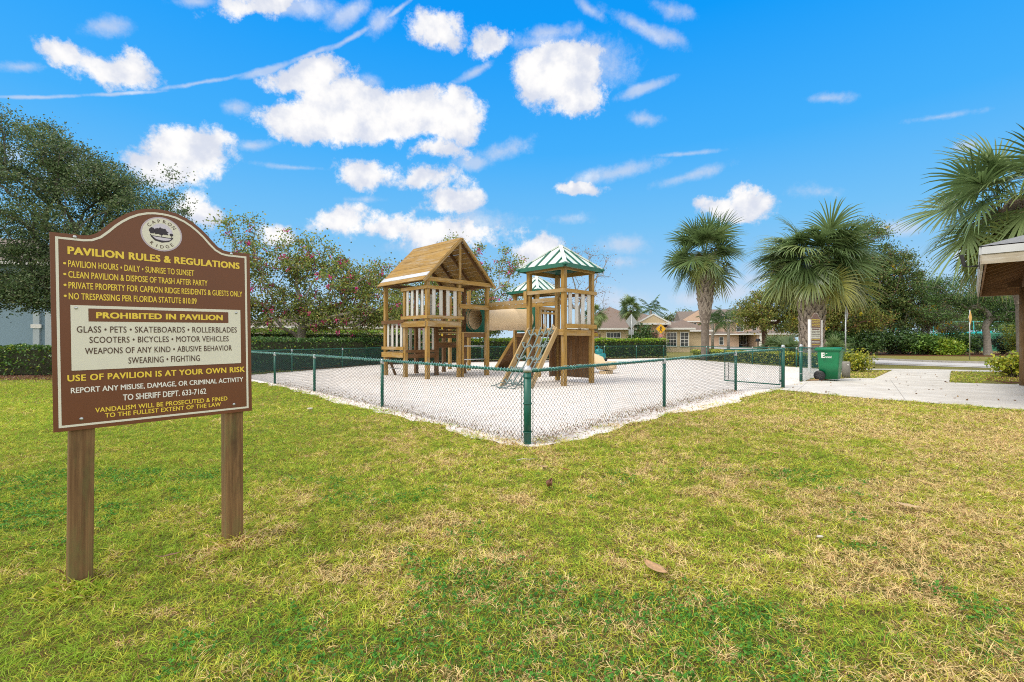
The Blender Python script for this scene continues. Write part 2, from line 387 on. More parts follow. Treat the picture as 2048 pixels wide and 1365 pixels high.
WALK = [(6.35, 13.0), (6.7, 12.62), (7.3, 11.5), (7.78, 10.5), (9.39, 8.62), (13.5, 3.8), (24, 3.8), (15.3, 13.35), (13.35, 14.35), (18.3, 19.6), (20.9, 19.0), (32, 13.0), (32.7, 14.1), (21.5, 20.1), (17.6, 21.4), (15.2, 21.5), (15.0, 20.9), (16.7, 20.6), (12.3, 15.95), (11.45, 16.0), (9.15, 14.75), (7.34, 12.9)]
def strip(line, w):
    L = []; Rr = []
    for i, p in enumerate(line):
        a = Vector(line[max(i - 1, 0)]); b = Vector(line[min(i + 1, len(line) - 1)]); d = (b - a).normalized(); n = Vector((-d.y, d.x))
        L.append(tuple(Vector(p) + n * w / 2)); Rr.append(tuple(Vector(p) - n * w / 2))
    return L + Rr[::-1]
def smoothline(pts, k=3):
    for _ in range(k):
        q = [pts[0]]
        for a, b in zip(pts[:-1], pts[1:]):
            q += [(a[0] * .75 + b[0] * .25, a[1] * .75 + b[1] * .25), (a[0] * .25 + b[0] * .75, a[1] * .25 + b[1] * .75)]
        pts = q + [pts[-1]]
    return pts
RLINE = smoothline([(62, 3.5), (46, 12), (33, 19.2), (25, 23.6), (21.5, 28.5), (22.5, 40), (30, 56), (37, 74), (38, 95), (30, 130)])
ROAD = strip(RLINE, 5.6)

def groundmat():
    m = bpy.data.materials.new("lawn_soil"); m.use_nodes = True; t = m.node_tree; p = t.nodes['Principled BSDF']; L = t.links.new
    tcn = t.nodes.new('ShaderNodeTexCoord')
    def nz(s, d):
        n = t.nodes.new('ShaderNodeTexNoise'); n.inputs['Scale'].default_value = s; n.inputs['Detail'].default_value = d; n.inputs['Roughness'].default_value = .7
        L(tcn.outputs['Object'], n.inputs[0]); return n.outputs[0]
    def rm(s, pts):
        r = t.nodes.new('ShaderNodeValToRGB'); e = r.color_ramp.elements; e.remove(e[1])
        for i, (a, c) in enumerate(pts):
            q = e[0] if i == 0 else e.new(a)
            q.position = a; q.color = (*c, 1)
        L(s, r.inputs[0]); return r.outputs[0]
    a = rm(nz(60, 6), [(.3, (.07, .06, .02)), (.5, (.17, .15, .045)), (.7, (.30, .24, .10))])
    b = rm(nz(.45, 5), [(.35, (.22, .25, .05)), (.55, (.28, .26, .08)), (.7, (.36, .28, .12))])
    x = t.nodes.new('ShaderNodeMixRGB'); x.inputs[0].default_value = .5; L(a, x.inputs[1]); L(b, x.inputs[2]); L(x.outputs[0], p.inputs['Base Color'])
    p.inputs['Roughness'].default_value = .9; p.inputs['Specular IOR Level'].default_value = .1
    bp = t.nodes.new('ShaderNodeBump'); bp.inputs['Strength'].default_value = .8; bp.inputs['Distance'].default_value = .05; L(nz(90, 5), bp.inputs['Height']); L(bp.outputs[0], p.inputs['Normal'])
    return m
def sandmat():
    m = bpy.data.materials.new("white_sand"); m.use_nodes = True; t = m.node_tree; p = t.nodes['Principled BSDF']; L = t.links.new
    tcn = t.nodes.new('ShaderNodeTexCoord')
    def nz(s, d, ro=.6):
        n = t.nodes.new('ShaderNodeTexNoise'); n.inputs['Scale'].default_value = s; n.inputs['Detail'].default_value = d; n.inputs['Roughness'].default_value = ro
        L(tcn.outputs['Object'], n.inputs[0]); return n.outputs[0]
    r = t.nodes.new('ShaderNodeValToRGB'); e = r.color_ramp.elements; e[0].position = .3; e[1].position = .68
    e[0].color = (.66, .60, .55, 1); e[1].color = (.84, .80, .765, 1); L(nz(2.2, 8, .7), r.inputs[0])
    s = t.nodes.new('ShaderNodeValToRGB'); e = s.color_ramp.elements; e[0].position = .66; e[1].position = .76
    e[0].color = (0, 0, 0, 1); e[1].color = (.5, .5, .5, 1); L(nz(35, 4, .7), s.inputs[0])
    x = t.nodes.new('ShaderNodeMixRGB'); L(s.outputs[0], x.inputs[0]); L(r.outputs[0], x.inputs[1]); x.inputs[2].default_value = (.45, .39, .33, 1)
    L(x.outputs[0], p.inputs['Base Color']); p.inputs['Roughness'].default_value = .95; p.inputs['Specular IOR Level'].default_value = .1
    b1 = t.nodes.new('ShaderNodeBump'); b1.inputs['Strength'].default_value = .55; b1.inputs['Distance'].default_value = .13; L(nz(7, 4, .55), b1.inputs['Height'])
    b2 = t.nodes.new('ShaderNodeBump'); b2.inputs['Strength'].default_value = .5; b2.inputs['Distance'].default_value = .012; L(nz(60, 4), b2.inputs['Height'])
    L(b1.outputs[0], b2.inputs['Normal']); L(b2.outputs[0], p.inputs['Normal'])
    return m
M_CONC = mat("pale_concrete", (.68, .66, .62), .85, base2=(.52, .49, .44), vscale=1.3, bump=.15, bscale=120, spec=.2)
M_KERB = mat("kerb_concrete", (.42, .40, .37), .85, vary=.35, vscale=2, bump=.2, bscale=60, spec=.2)
M_ROAD = mat("pale_road", (.52, .51, .50), .85, vary=.18, vscale=.8, bump=.2, bscale=90, spec=.2)
M_MULCH = mat("red_brown_mulch", (.17, .075, .04), .95, base2=(.07, .035, .02), vscale=16, bump=1, bscale=50, spec=.1)
def sheet(name, poly, z, m, kind='structure'):
    o = MB().poly([(x, y, z) for x, y in poly]).build(name, m); o['kind'] = kind; return o
g = MB().poly([(-1500, -1500, 0), (1500, -1500, 0), (1500, 1500, 0), (-1500, 1500, 0)]).build("ground", groundmat()); g['kind'] = 'structure'
sheet("road", ROAD, .008, M_ROAD)
sheet("sand_pit", SAND, .012, sandmat())
sheet("footpath", WALK, .016, M_CONC)
jt = MB()
for (a, b) in (((8.3, 9.9), (12.4, 15.4)), ((10.4, 7.45), (14.6, 13.0)), ((13.0, 15.2), (13.9, 14.75)), ((14.6, 17.2), (15.55, 16.75)), ((16.2, 19.2), (17.2, 18.7)), ((7.2, 11.9), (9.2, 14.6))):
    jt.beam((*a, .0165), (*b, .0165), .012, .004)
o = jt.build("footpath_joint", M_KERB); o['kind'] = 'structure'
kb = MB()
for sd_ in (1, -1):
    ln = []
    for i, p in enumerate(RLINE):
        a = Vector(RLINE[max(i - 1, 0)]); b = Vector(RLINE[min(i + 1, len(RLINE) - 1)]); d = (b - a).normalized(); ln.append(Vector(p) + Vector((-d.y, d.x)) * 2.87 * sd_)
    for a, b in zip(ln[:-1], ln[1:]):
        kb.beam((a.x, a.y, .06), (b.x, b.y, .06), .15, .13 if sd_ < 0 else .02)
o = kb.build("kerb", M_KERB); o['kind'] = 'structure'
# beds of mulch under the far trees, along the left hedge and under the pavilion shrub
sheet("mulch_bed", [(27.5, 43.5), (40, 38), (56, 31), (75, 21.5), (82, 32), (60, 47), (40, 57), (29, 58)], .006, M_MULCH)
sheet("mulch_bed", [(-30, 15.2), (-10.4, 16.2), (-9.9, 17.2), (-7.3, 25.9), (11.4, 36), (11, 37.8), (-9, 28), (-11.5, 18.6), (-30, 18.4)], .005, M_MULCH)
sheet("mulch_bed", [(14.9, 14.1), (17.0, 14.7), (19.6, 15.6), (20.5, 17.2), (17.0, 17.0), (15.6, 15.5)], .005, M_MULCH)
# ================================================================== lettering and the rules board
def text_poly(s, bold=0.0, spacing=1.0):
    cu = bpy.data.curves.new("lettering_source", 'FONT'); cu.body = s; cu.size = 1; cu.offset = bold; cu.space_character = spacing; cu.resolution_u = 3
    o = bpy.data.objects.new("lettering_source", cu); COL.objects.link(o)
    dg = bpy.context.evaluated_depsgraph_get(); ev = o.evaluated_get(dg); me = ev.to_mesh()
    V = np.array([(v.co.x, v.co.y) for v in me.vertices]); F = [list(p.vertices) for p in me.polygons]
    ev.to_mesh_clear(); bpy.data.objects.remove(o); bpy.data.curves.remove(cu)
    return V, F
def fit_text(s, x0, x1, y0, y1, bold=0.0, spacing=1.0):
    V, F = text_poly(s, 0, spacing)
    V = np.concatenate([V, np.zeros((len(V), 1))], 1)
    if bold > .003:       # heavier strokes: copies shifted a little, each a hair above the last
        n = len(V); Vs, Fs = [], []
        for i, (a, b) in enumerate(((-1, -.5), (1, -.5), (-1, .5), (1, .5), (0, 0))):
            Vs.append(V + np.array([a * bold, b * bold, i * .00005])); Fs += [[k + n * i for k in f] for f in F]
        V, F = np.concatenate(Vs), Fs
    mn = V.min(0); mx = V.max(0); q = (V[:, :2] - mn[:2]) / (mx - mn)[:2] * np.array([x1 - x0, y1 - y0]) + np.array([x0, y0])
    return np.concatenate([q, V[:, 2:]], 1), F
def put_text(name, V, F, O, X, Y, Nn, m, parent, lift=.0015):
    O, X, Y, Nn = (Vector(q) for q in (O, X, Y, Nn)); o = MB(); o.v = [O + X * float(a[0]) + Y * float(a[1]) + Nn * (lift + (float(a[2]) if len(a) > 2 else 0)) for a in V]
    for f in F: o.face(f)
    return o.build(name, m, parent)
M_SBROWN = mat("sign_brown", (.158, .056, .022), .38, vary=.14, vscale=4, spec=.4)
M_CREAM = mat("sign_cream", (.70, .70, .60), .45, vary=.06, vscale=6)
M_YELLOW = mat("sign_yellow", (.80, .60, .06), .45, vary=.05)
M_SWHITE = mat("sign_white_letter", (.78, .78, .74), .45, vary=.05)
M_SDARK = mat("sign_dark_letter", (.075, .035, .02), .5, vary=.1)
M_LAV = mat("sign_lavender", (.50, .44, .52), .5, vary=.08)
M_INK = mat("sign_ink", (.022, .016, .03), .5, vary=.1)
M_LAVP = mat("sign_pale_lavender", (.62, .60, .72), .5, vary=.1)
BROWN_OUT = [(0, 0), (.9147, 0), (.9147, 1.006), (.792, 1.006), (.765, 1.0105), (.738, 1.026), (.708, 1.058), (.680, 1.092), (.650, 1.122), (.615, 1.151), (.575, 1.176), (.53, 1.193), (.49, 1.2005), (.457, 1.202),
             (.424, 1.2005), (.384, 1.193), (.34, 1.176), (.30, 1.151), (.265, 1.122), (.235, 1.092), (.207, 1.058), (.177, 1.026), (.15, 1.0105), (.123, 1.006), (0, 1.006)]
def inset(poly, d):
    n = len(poly); out = []
    for i in range(n):
        p = Vector(poly[i]); a = (p - Vector(poly[i - 1])).normalized(); b = (Vector(poly[(i + 1) % n]) - p).normalized()
        na = Vector((-a.y, a.x)); nb = Vector((-b.y, b.x)); k = (na + nb); out.append(tuple(p + k * (d / max(.3, (1 + na.dot(nb))))))
    return out
LINES = [  # text, x0, x1, y0, y1, weight, spacing, material
 ("PAVILION RULES & REGULATIONS", .064, .855, .9018, .942, .045, 1.06, 'Y'),
 ("PAVILION HOURS • DAILY • SUNRISE TO SUNSET", .0653, .6105, .8375, .8715, .018, 1.02, 'Y'),
 ("CLEAN PAVILION & DISPOSE OF TRASH AFTER PARTY", .0653, .6784, .7825, .8165, .018, 1.02, 'Y'),
 ("PRIVATE PROPERTY FOR CAPRON RIDGE RESIDENTS & GUESTS ONLY", .0653, .8677, .7275, .7615, .018, 1.02, 'Y'),
 ("NO TRESPASSING PER FLORIDA STATUTE 810.09", .0653, .6208, .672, .706, .018, 1.02, 'Y'),
 ("PROHIBITED IN PAVILION", .1686, .756, .577, .610, .045, 1.06, 'Y'),
 ("GLASS • PETS • SKATEBOARDS • ROLLERBLADES", .0932, .8329, .5015, .5355, .008, 1.06, 'D'),
 ("SCOOTERS • BICYCLES • MOTOR VEHICLES", .1413, .7866, .447, .4805, .008, 1.06, 'D'),
 ("WEAPONS OF ANY KIND • ABUSIVE BEHAVIOR", .123, .8044, .3895, .4228, .008, 1.06, 'D'),
 ("SWEARING • FIGHTING", .2986, .632, .3318, .367, .008, 1.06, 'D'),
 ("USE OF PAVILION IS AT YOUR OWN RISK", .0546, .8755, .252, .2855, .032, 1.08, 'Y'),
 ("REPORT ANY MISUSE, DAMAGE, OR CRIMINAL ACTIVITY", .0665, .8657, .1865, .2195, .022, 1, 'W'),
 ("TO SHERIFF DEPT. 633-7162", .2721, .6625, .1325, .166, .022, 1, 'W'),
 ("VANDALISM WILL BE PROSECUTED & FINED", .1585, .7754, .081, .1065, .022, 1.05, 'Y'),
 ("TO THE FULLEST EXTENT OF THE LAW", .1976, .7395, .049, .0735, .022, 1.05, 'Y')]
def arc_text(s, cx_, cy_, r, a0, a1, h, flip=False, bold=.004):
    Vs, Fs, n0 = [], [], 0
    for i, ch in enumerate(s):
        V, F = text_poly(ch, bold); mn = V.min(0); mx = V.max(0); V = (V - np.array([(mn[0] + mx[0]) / 2, 0])) * (h / .72)
        a = a0 + (a1 - a0) * i / (len(s) - 1)
        ux, uy = (math.sin(a), math.cos(a)) if not flip else (-math.sin(a), -math.cos(a))     # outward for the letter's top
        tx, ty = uy, -ux
        px, py = cx_ + math.sin(a) * r, cy_ + math.cos(a) * r
        Vs.append(np.stack([px + tx * V[:, 0] + ux * V[:, 1], py + ty * V[:, 0] + uy * V[:, 1]], 1)); Fs += [[k + n0 for k in f] for f in F]; n0 += len(V)
    return np.concatenate(Vs), Fs
def blob(cx_, cy_, rx, ry, n=40, j=.12, seed=1):
    g = np.random.default_rng(seed)
    return [(cx_ + rx * math.cos(2 * PI * i / n) * (1 + j * g.uniform(-1, 1)), cy_ + ry * math.sin(2 * PI * i / n) * (1 + j * g.uniform(-1, 1))) for i in range(n)]
def circle(cx_, cy_, r, n=64): return [(cx_ + r * math.cos(2 * PI * i / n), cy_ + r * math.sin(2 * PI * i / n)) for i in range(n)]

def rules_board():
    X0 = Vector((-2.30, 2.357, .820)); ux = Vector((.6866, .7270, .0137)).normalized(); uy = Vector((-.0094, -.0099, 1)).normalized()
    nf = ux.cross(uy).normalized()
    t = thing("notice_board", "large brown arched notice board of yellow rules on two wooden posts in the lawn", "notice board", (X0.x + .31, X0.y + .33, 0))
    fr = X0
    MB().prism(BROWN_OUT, fr - nf * .012, ux, uy, nf, .012).build("board", M_SBROWN, t)
    # cream border line, a closed band that follows the outline
    o1, o2 = inset(BROWN_OUT, .0195), inset(BROWN_OUT, .0305)
    b = MB(); n = len(o1)
    b.v = [fr + ux * x + uy * y + nf * .0012 for x, y in o1] + [fr + ux * x + uy * y + nf * .0012 for x, y in o2]
    for i in range(n): j = (i + 1) % n; b.face([i, j, n + j, n + i])
    b.build("border_line", M_CREAM, t)
    def flat(name, poly, m, lift, par=t):
        q = MB(); q.v = [fr + ux * x + uy * y + nf * lift for x, y in poly]; q.face(list(range(len(poly)))); return q.build(name, m, par)
    pn = MB().prism([(.071, .307), (.855, .309), (.855, .644), (.071, .643)], fr, ux, uy, nf, .003).build("white_panel", M_CREAM, t)
    flat("heading_bar", [(.139, .560), (.787, .561), (.787, .628), (.139, .628)], M_SBROWN, .0038, pn)
    mm = {'Y': M_YELLOW, 'D': M_SDARK, 'W': M_SWHITE}
    for (s, x0, x1, y0, y1, wgt, sp, c) in LINES:
        V, F = fit_text(s, x0, x1, y0, y1, wgt, sp)
        up = .0046 if .3 < y0 < .65 else .0016
        put_text("lettering", V, F, fr, ux, uy, nf, mm[c], pn if .3 < y0 < .65 else t, up)
    for y in (.8545, .7995, .7445, .689): flat("bullet", circle(.0525, y, .0058, 14), M_YELLOW, .0016)
    # round emblem
    e = MB(); k = circle(.457, 1.062, .0965); e.v = [fr + ux * x + uy * y + nf * .0014 for x, y in k]; e.face(list(range(64))); em = e.build("emblem", M_LAV, t)
    flat("emblem_disc", circle(.457, 1.062, .0895), M_CREAM, .0022, em)
    flat("emblem_sky", [(.405, 1.062)] + [(.457 + .052 * math.cos(a), 1.066 + .056 * math.sin(a)) for a in np.linspace(PI, 0, 24)], M_LAVP, .0027, em)
    flat("emblem_ground", [(.402, 1.056), (.512, 1.050), (.505, 1.036), (.49, 1.022), (.457, 1.014), (.425, 1.022), (.408, 1.04)], M_INK, .0027, em)
    flat("emblem_ground", [(.406, 1.0555), (.508, 1.0505), (.502, 1.0455), (.41, 1.0495)], M_CREAM, .0031, em)
    flat("emblem_ground", [(.414, 1.045), (.501, 1.041), (.494, 1.032), (.475, 1.027), (.455, 1.0265), (.43, 1.031)], M_LAVP, .0031, em)
    flat("emblem_tree", blob(.4125, 1.077, .0135, .0175, seed=2), M_INK, .0031, em)
    flat("emblem_tree", [(.452 + x * 1.0, 1.078 + y) for x, y in blob(0, 0, .032, .0195, 48, .16, 5)], M_INK, .0031, em)
    flat("emblem_tree", [(.456, 1.064), (.466, 1.062), (.487, 1.060), (.486, 1.066), (.478, 1.072), (.43, 1.069), (.426, 1.066)], M_INK, .0034, em)
    flat("emblem_tree", [(.4545, 1.066), (.4575, 1.066), (.458, 1.046), (.462, 1.0435), (.452, 1.0435), (.4545, 1.046)], M_INK, .0035, em)
    flat("emblem_tree", blob(.502, 1.064, .0085, .0085, 24, .12, 8), M_INK, .0035, em)
    flat("emblem_tree", [(.501, 1.057), (.503, 1.057), (.503, 1.047), (.501, 1.047)], M_INK, .0036, em)
    flat("emblem_tree", blob(.430, 1.063, .006, .0035, 20, .12, 9), M_INK, .0036, em)
    V, F = arc_text("CAPRON", .457, 1.062, .064, R(-52), R(52), .0185); put_text("emblem_lettering", V, F, fr, ux, uy, nf, M_SDARK, em, .0034)
    V, F = arc_text("RIDGE", .457, 1.062, .0805, R(180 + 40), R(180 - 40), .0185, True); put_text("emblem_lettering", V, F, fr, ux, uy, nf, M_SDARK, em, .0034)
    for (x, y) in ((.0926, .993), (.81, .993), (.1048, .056), (.812, .052)):
        MB().lathe([(.0085, 0), (.0085, .002), (.005, .0045), (0, .005)], fr + ux * x + uy * y, 12, axis=nf).build("bolt", M_GALV, t)
    for (x, y) in ((.092, .629), (.831, .625)):
        MB().lathe([(.0075, 0), (.0075, .002), (.004, .004), (0, .0045)], fr + ux * x + uy * y + nf * .003, 12, axis=nf).build("bolt", M_GALV, pn)
    # two posts behind the board
    ph = Vector((ux.x, ux.y, 0)).normalized(); nh = Vector((nf.x, nf.y, 0)).normalized()
    for s, lean in ((.128, -.014), (.828, .006)):
        top = fr + ux * s + uy * .93 - nf * .012 - nh * .052; bot = Vector((top.x, top.y, -.05)) + ph * lean
        MB().beam(bot, top, .1, .1, up=ph).build("post", M_POST, t, bevel=.006)
rules_board()
# ================================================================== chain link fences
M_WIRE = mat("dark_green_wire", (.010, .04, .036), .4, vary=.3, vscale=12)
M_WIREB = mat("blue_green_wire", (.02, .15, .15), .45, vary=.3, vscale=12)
M_TIE = mat("bright_tie_wire", (.27, .52, .48), .35, metal=.3, vary=.3, vscale=20)
def chain_link(P, Q, z0a, z0b, z1a, z1b, name, parent, m, cell=.0715, r=.0022, lean=0):
    """woven wire between P and Q: each wire a three sided zigzag tube; heights run linearly from P to Q"""
    P = np.array(P, float); Q = np.array(Q, float); L = np.linalg.norm(Q - P); d = (Q - P) / L; nrm = np.array([d[1], -d[0]])
    a = cell / 2; K = int(L / a); H = max(z1a - z0a, z1b - z0b); J = int(round(H / a))
    k = np.arange(K)[:, None]; j = np.arange(J + 1)[None, :]
    x = (k + (j + k) % 2) * a + 0 * j; fz = j / J + 0 * k; u = x / L
    z = (z0a + (z0b - z0a) * u) * (1 - fz) + (z1a + (z1b - z1a) * u) * fz
    w = np.sin(x * 1.7) * .012 * np.sin(fz * PI) + np.where((j + k) % 2, .0016, -.0016)
    C = np.stack([P[0] + d[0] * x + nrm[0] * w, P[1] + d[1] * x + nrm[1] * w, z], -1)
    offs = np.array([[d[0] * r, d[1] * r, 0], [-d[0] * r * .5 + nrm[0] * r * .87, -d[1] * r * .5 + nrm[1] * r * .87, 0], [-d[0] * r * .5 - nrm[0] * r * .87, -d[1] * r * .5 - nrm[1] * r * .87, 0]])
    V = (C[:, :, None, :] + offs[None, None]).reshape(-1, 3)
    base = (np.arange(K)[:, None] * (J + 1) + np.arange(J)[None, :]) * 3
    F = []
    for c in range(3):
        e = (c + 1) % 3
        F.append(np.stack([base + c, base + e, base + 3 + e, base + 3 + c], -1).reshape(-1, 4))
    return np_mesh(name, V, np.concatenate(F), m, parent)
def ftop(p, z): return (p[0], p[1], z)
def fence_run(label, pts, posts, m, tops, group, wire_r, cell, ties=True, terminal=()):
    """pts: polyline in plan; tops: rail height at each; posts: list of (segment, fraction)"""
    t = thing("chain_link_fence", label, "fence", (pts[0][0], pts[0][1], 0), group=group)
    for i, (a, b) in enumerate(zip(pts[:-1], pts[1:])):
        za, zb = tops[i], tops[i + 1]
        chain_link(a, b, .01, .01, za + .018, zb + .018, "wire_mesh", t, m, cell, wire_r)
        d = Vector((b[0] - a[0], b[1] - a[1], 0)); n = max(2, int(d.length / .5))
        MB().tube([(a[0] + d.x * k / n, a[1] + d.y * k / n, za + (zb - za) * k / n) for k in range(n + 1)], .0195, 8).build("top_rail", M_GREEN, t)
        if ties:
            q = MB(); dn = d.normalized(); s = Vector((-dn.y, dn.x, 0)); L = d.length; x = .04
            while x < L:
                c = Vector((a[0], a[1], 0)) + dn * x; c.z = za + (zb - za) * x / L; j = random.uniform(-.02, .02)
                # twisted end of a mesh wire, bent over the rail
                q.tube([c + s * .024 + Vector((0, 0, -.02)) + dn * j, c + s * .026 + Vector((0, 0, .008)), c + dn * .012 + Vector((0, 0, .025 + random.uniform(0, .012))), c + dn * .03 - s * .01 + Vector((0, 0, .022 + random.uniform(0, .02)))], .0038, 4, cap=False)
                if random.random() < .22:
                    q.tube([c + (s * math.cos(w) + Vector((0, 0, math.sin(w)))) * .0235 + dn * (w * .006) for w in np.linspace(0, 5.5, 9)], .004, 4, cap=False)
                x += cell * random.choice((.5, 1, 1, 1))
            q.build("tie_wire", M_TIE, t)["kind"] = "stuff"
    for (sgm, fr_) in posts:
        a, b = pts[sgm], pts[sgm + 1]; p = (a[0] + (b[0] - a[0]) * fr_, a[1] + (b[1] - a[1]) * fr_); z = tops[sgm] + (tops[sgm + 1] - tops[sgm]) * fr_
        po = MB().tube([(p[0], p[1], -.05), (p[0], p[1], z - .05)], .031, 12).build("post", M_GREEN, t)
        MB().lathe([(.034, -.07), (.036, -.05), (.034, -.02), (.026, .015), (.024, .03)], (p[0], p[1], z), 12).build("post_cap", M_GALV, po)
    for (p, zt, r) in terminal:
        po = MB().tube([(p[0], p[1], -.05), (p[0], p[1], zt)], r, 18).build("terminal_post", M_GREEN, t)
        MB().lathe([(r * 1.12, -.03), (r * 1.15, 0), (r * 1.0, r * .5), (r * .6, r * .95), (0, r * 1.1)], (p[0], p[1], zt), 16).build("post_cap", M_GALV, po)
        for z in (zt - .09, zt * .55, .16):
            MB().tube([(p[0] + math.cos(w) * (r + .004), p[1] + math.sin(w) * (r + .004), z) for w in np.linspace(0, 2 * PI, 19)[:-1]], .007, 5, closed=True).build("clamp_band", M_GREEN, po)
        bar = MB()
        for (dx, dy) in ((-.0685, .0727), (.0718, .0695)): bar.box((p[0] + dx, p[1] + dy, zt * .5), (.008, .02, zt * .86))
        bar.build("tension_bar", M_GREEN, po)
    return t
GRP = "green chain link fences round the sand pit"
def alongf(P, Q, X, Y):
    d = Vector((Q[0] - P[0], Q[1] - P[1])); return ((X - P[0]) * d.x + (Y - P[1]) * d.y) / d.length_squared
FL1 = (-2.50, 9.05); FL2 = (-4.98, 11.85); FL3 = (-7.04, 13.95)
fence_run("green chain link fence from the near corner post back to the left", [FA, FL1, FL2, FL3, FL], [(0, 1), (1, 1), (2, 1)], M_WIRE, [.905, .905, .91, .91, .91], GRP, .0028, .0715, terminal=[((FA[0], FA[1]), .925, .048)])
FR1 = (2.94, 9.08); FR2 = (5.72, 12.02)
fence_run("green chain link fence from the near corner post back to the open gate", [FA, FR1, FR2, FG1], [(0, 1), (1, 1)], M_WIRE, [.905, .915, .975, 1.05], GRP, .0028, .0715)
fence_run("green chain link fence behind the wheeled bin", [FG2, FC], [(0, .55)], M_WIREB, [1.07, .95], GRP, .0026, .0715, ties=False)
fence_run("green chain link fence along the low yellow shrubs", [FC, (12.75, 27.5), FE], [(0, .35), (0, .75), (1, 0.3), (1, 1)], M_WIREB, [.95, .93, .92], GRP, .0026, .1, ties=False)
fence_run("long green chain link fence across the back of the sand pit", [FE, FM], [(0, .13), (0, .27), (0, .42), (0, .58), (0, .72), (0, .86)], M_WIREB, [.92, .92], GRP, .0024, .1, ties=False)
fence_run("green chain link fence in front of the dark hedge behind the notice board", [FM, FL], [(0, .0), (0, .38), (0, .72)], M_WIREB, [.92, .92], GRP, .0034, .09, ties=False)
# the gate and its two posts
def gate():
    a = Vector((7.34, 12.73, 0)); e = Vector((6.43, 14.2, 0)); d = (e - a).normalized()
    t = thing("chain_link_gate", "green chain link gate swung open into the sand pit", "gate", tuple(a))
    for (p, zt, nm) in ((a, 1.13, "hinge_post"), (Vector((9.1, 14.8, 0)), 1.13, "latch_post")):
        if nm == "latch_post":
            g2 = thing("gate_post", "lone green gate post with domed cap beside the wheeled bin", "post", tuple(p)); par = g2
        else: par = t
        po = MB().tube([(p.x, p.y, -.05), (p.x, p.y, zt)], .045, 16).build(nm, M_GREEN, par)
        MB().lathe([(.050, -.03), (.052, 0), (.045, .024), (.028, .044), (0, .05)], (p.x, p.y, zt), 16).build("post_cap", M_GALV, po)
        if nm == "latch_post":
            for z in (.25, .95): MB().tube([(p.x + math.cos(w) * .05, p.y + math.sin(w) * .05, z) for w in np.linspace(0, 2 * PI, 17)[:-1]], .008, 5, closed=True).build("clamp_band", M_GALV, po)
    p0 = a + d * .08; z0, z1 = .09, 1.03
    MB().tube([(p0.x, p0.y, z0), (e.x, e.y, z0), (e.x, e.y, z1), (p0.x, p0.y, z1)], .019, 8, closed=True).build("gate_frame", M_GREEN, t)
    chain_link((p0.x, p0.y), (e.x, e.y), z0, z0, z1, z1, "wire_mesh", t, M_WIREB, .0715, .0024)
    h = MB()
    for z in (.2, .92): h.box((p0 + a) / 2 + Vector((0, 0, z)), (.1, .03, .05), d, (-d.y, d.x, 0))
    h.build("hinge", M_GREEN, t)
    l = MB().tube([(e.x - d.x * .12, e.y - d.y * .12, .12), (e.x - d.x * .12, e.y - d.y * .12, .62)], .007, 6).tube([(e.x - d.x * .2, e.y - d.y * .2, .2), (e.x - d.x * .02, e.y - d.y * .02, .2)], .007, 6)
    l.build("drop_rod", M_BLACK, t)
gate()
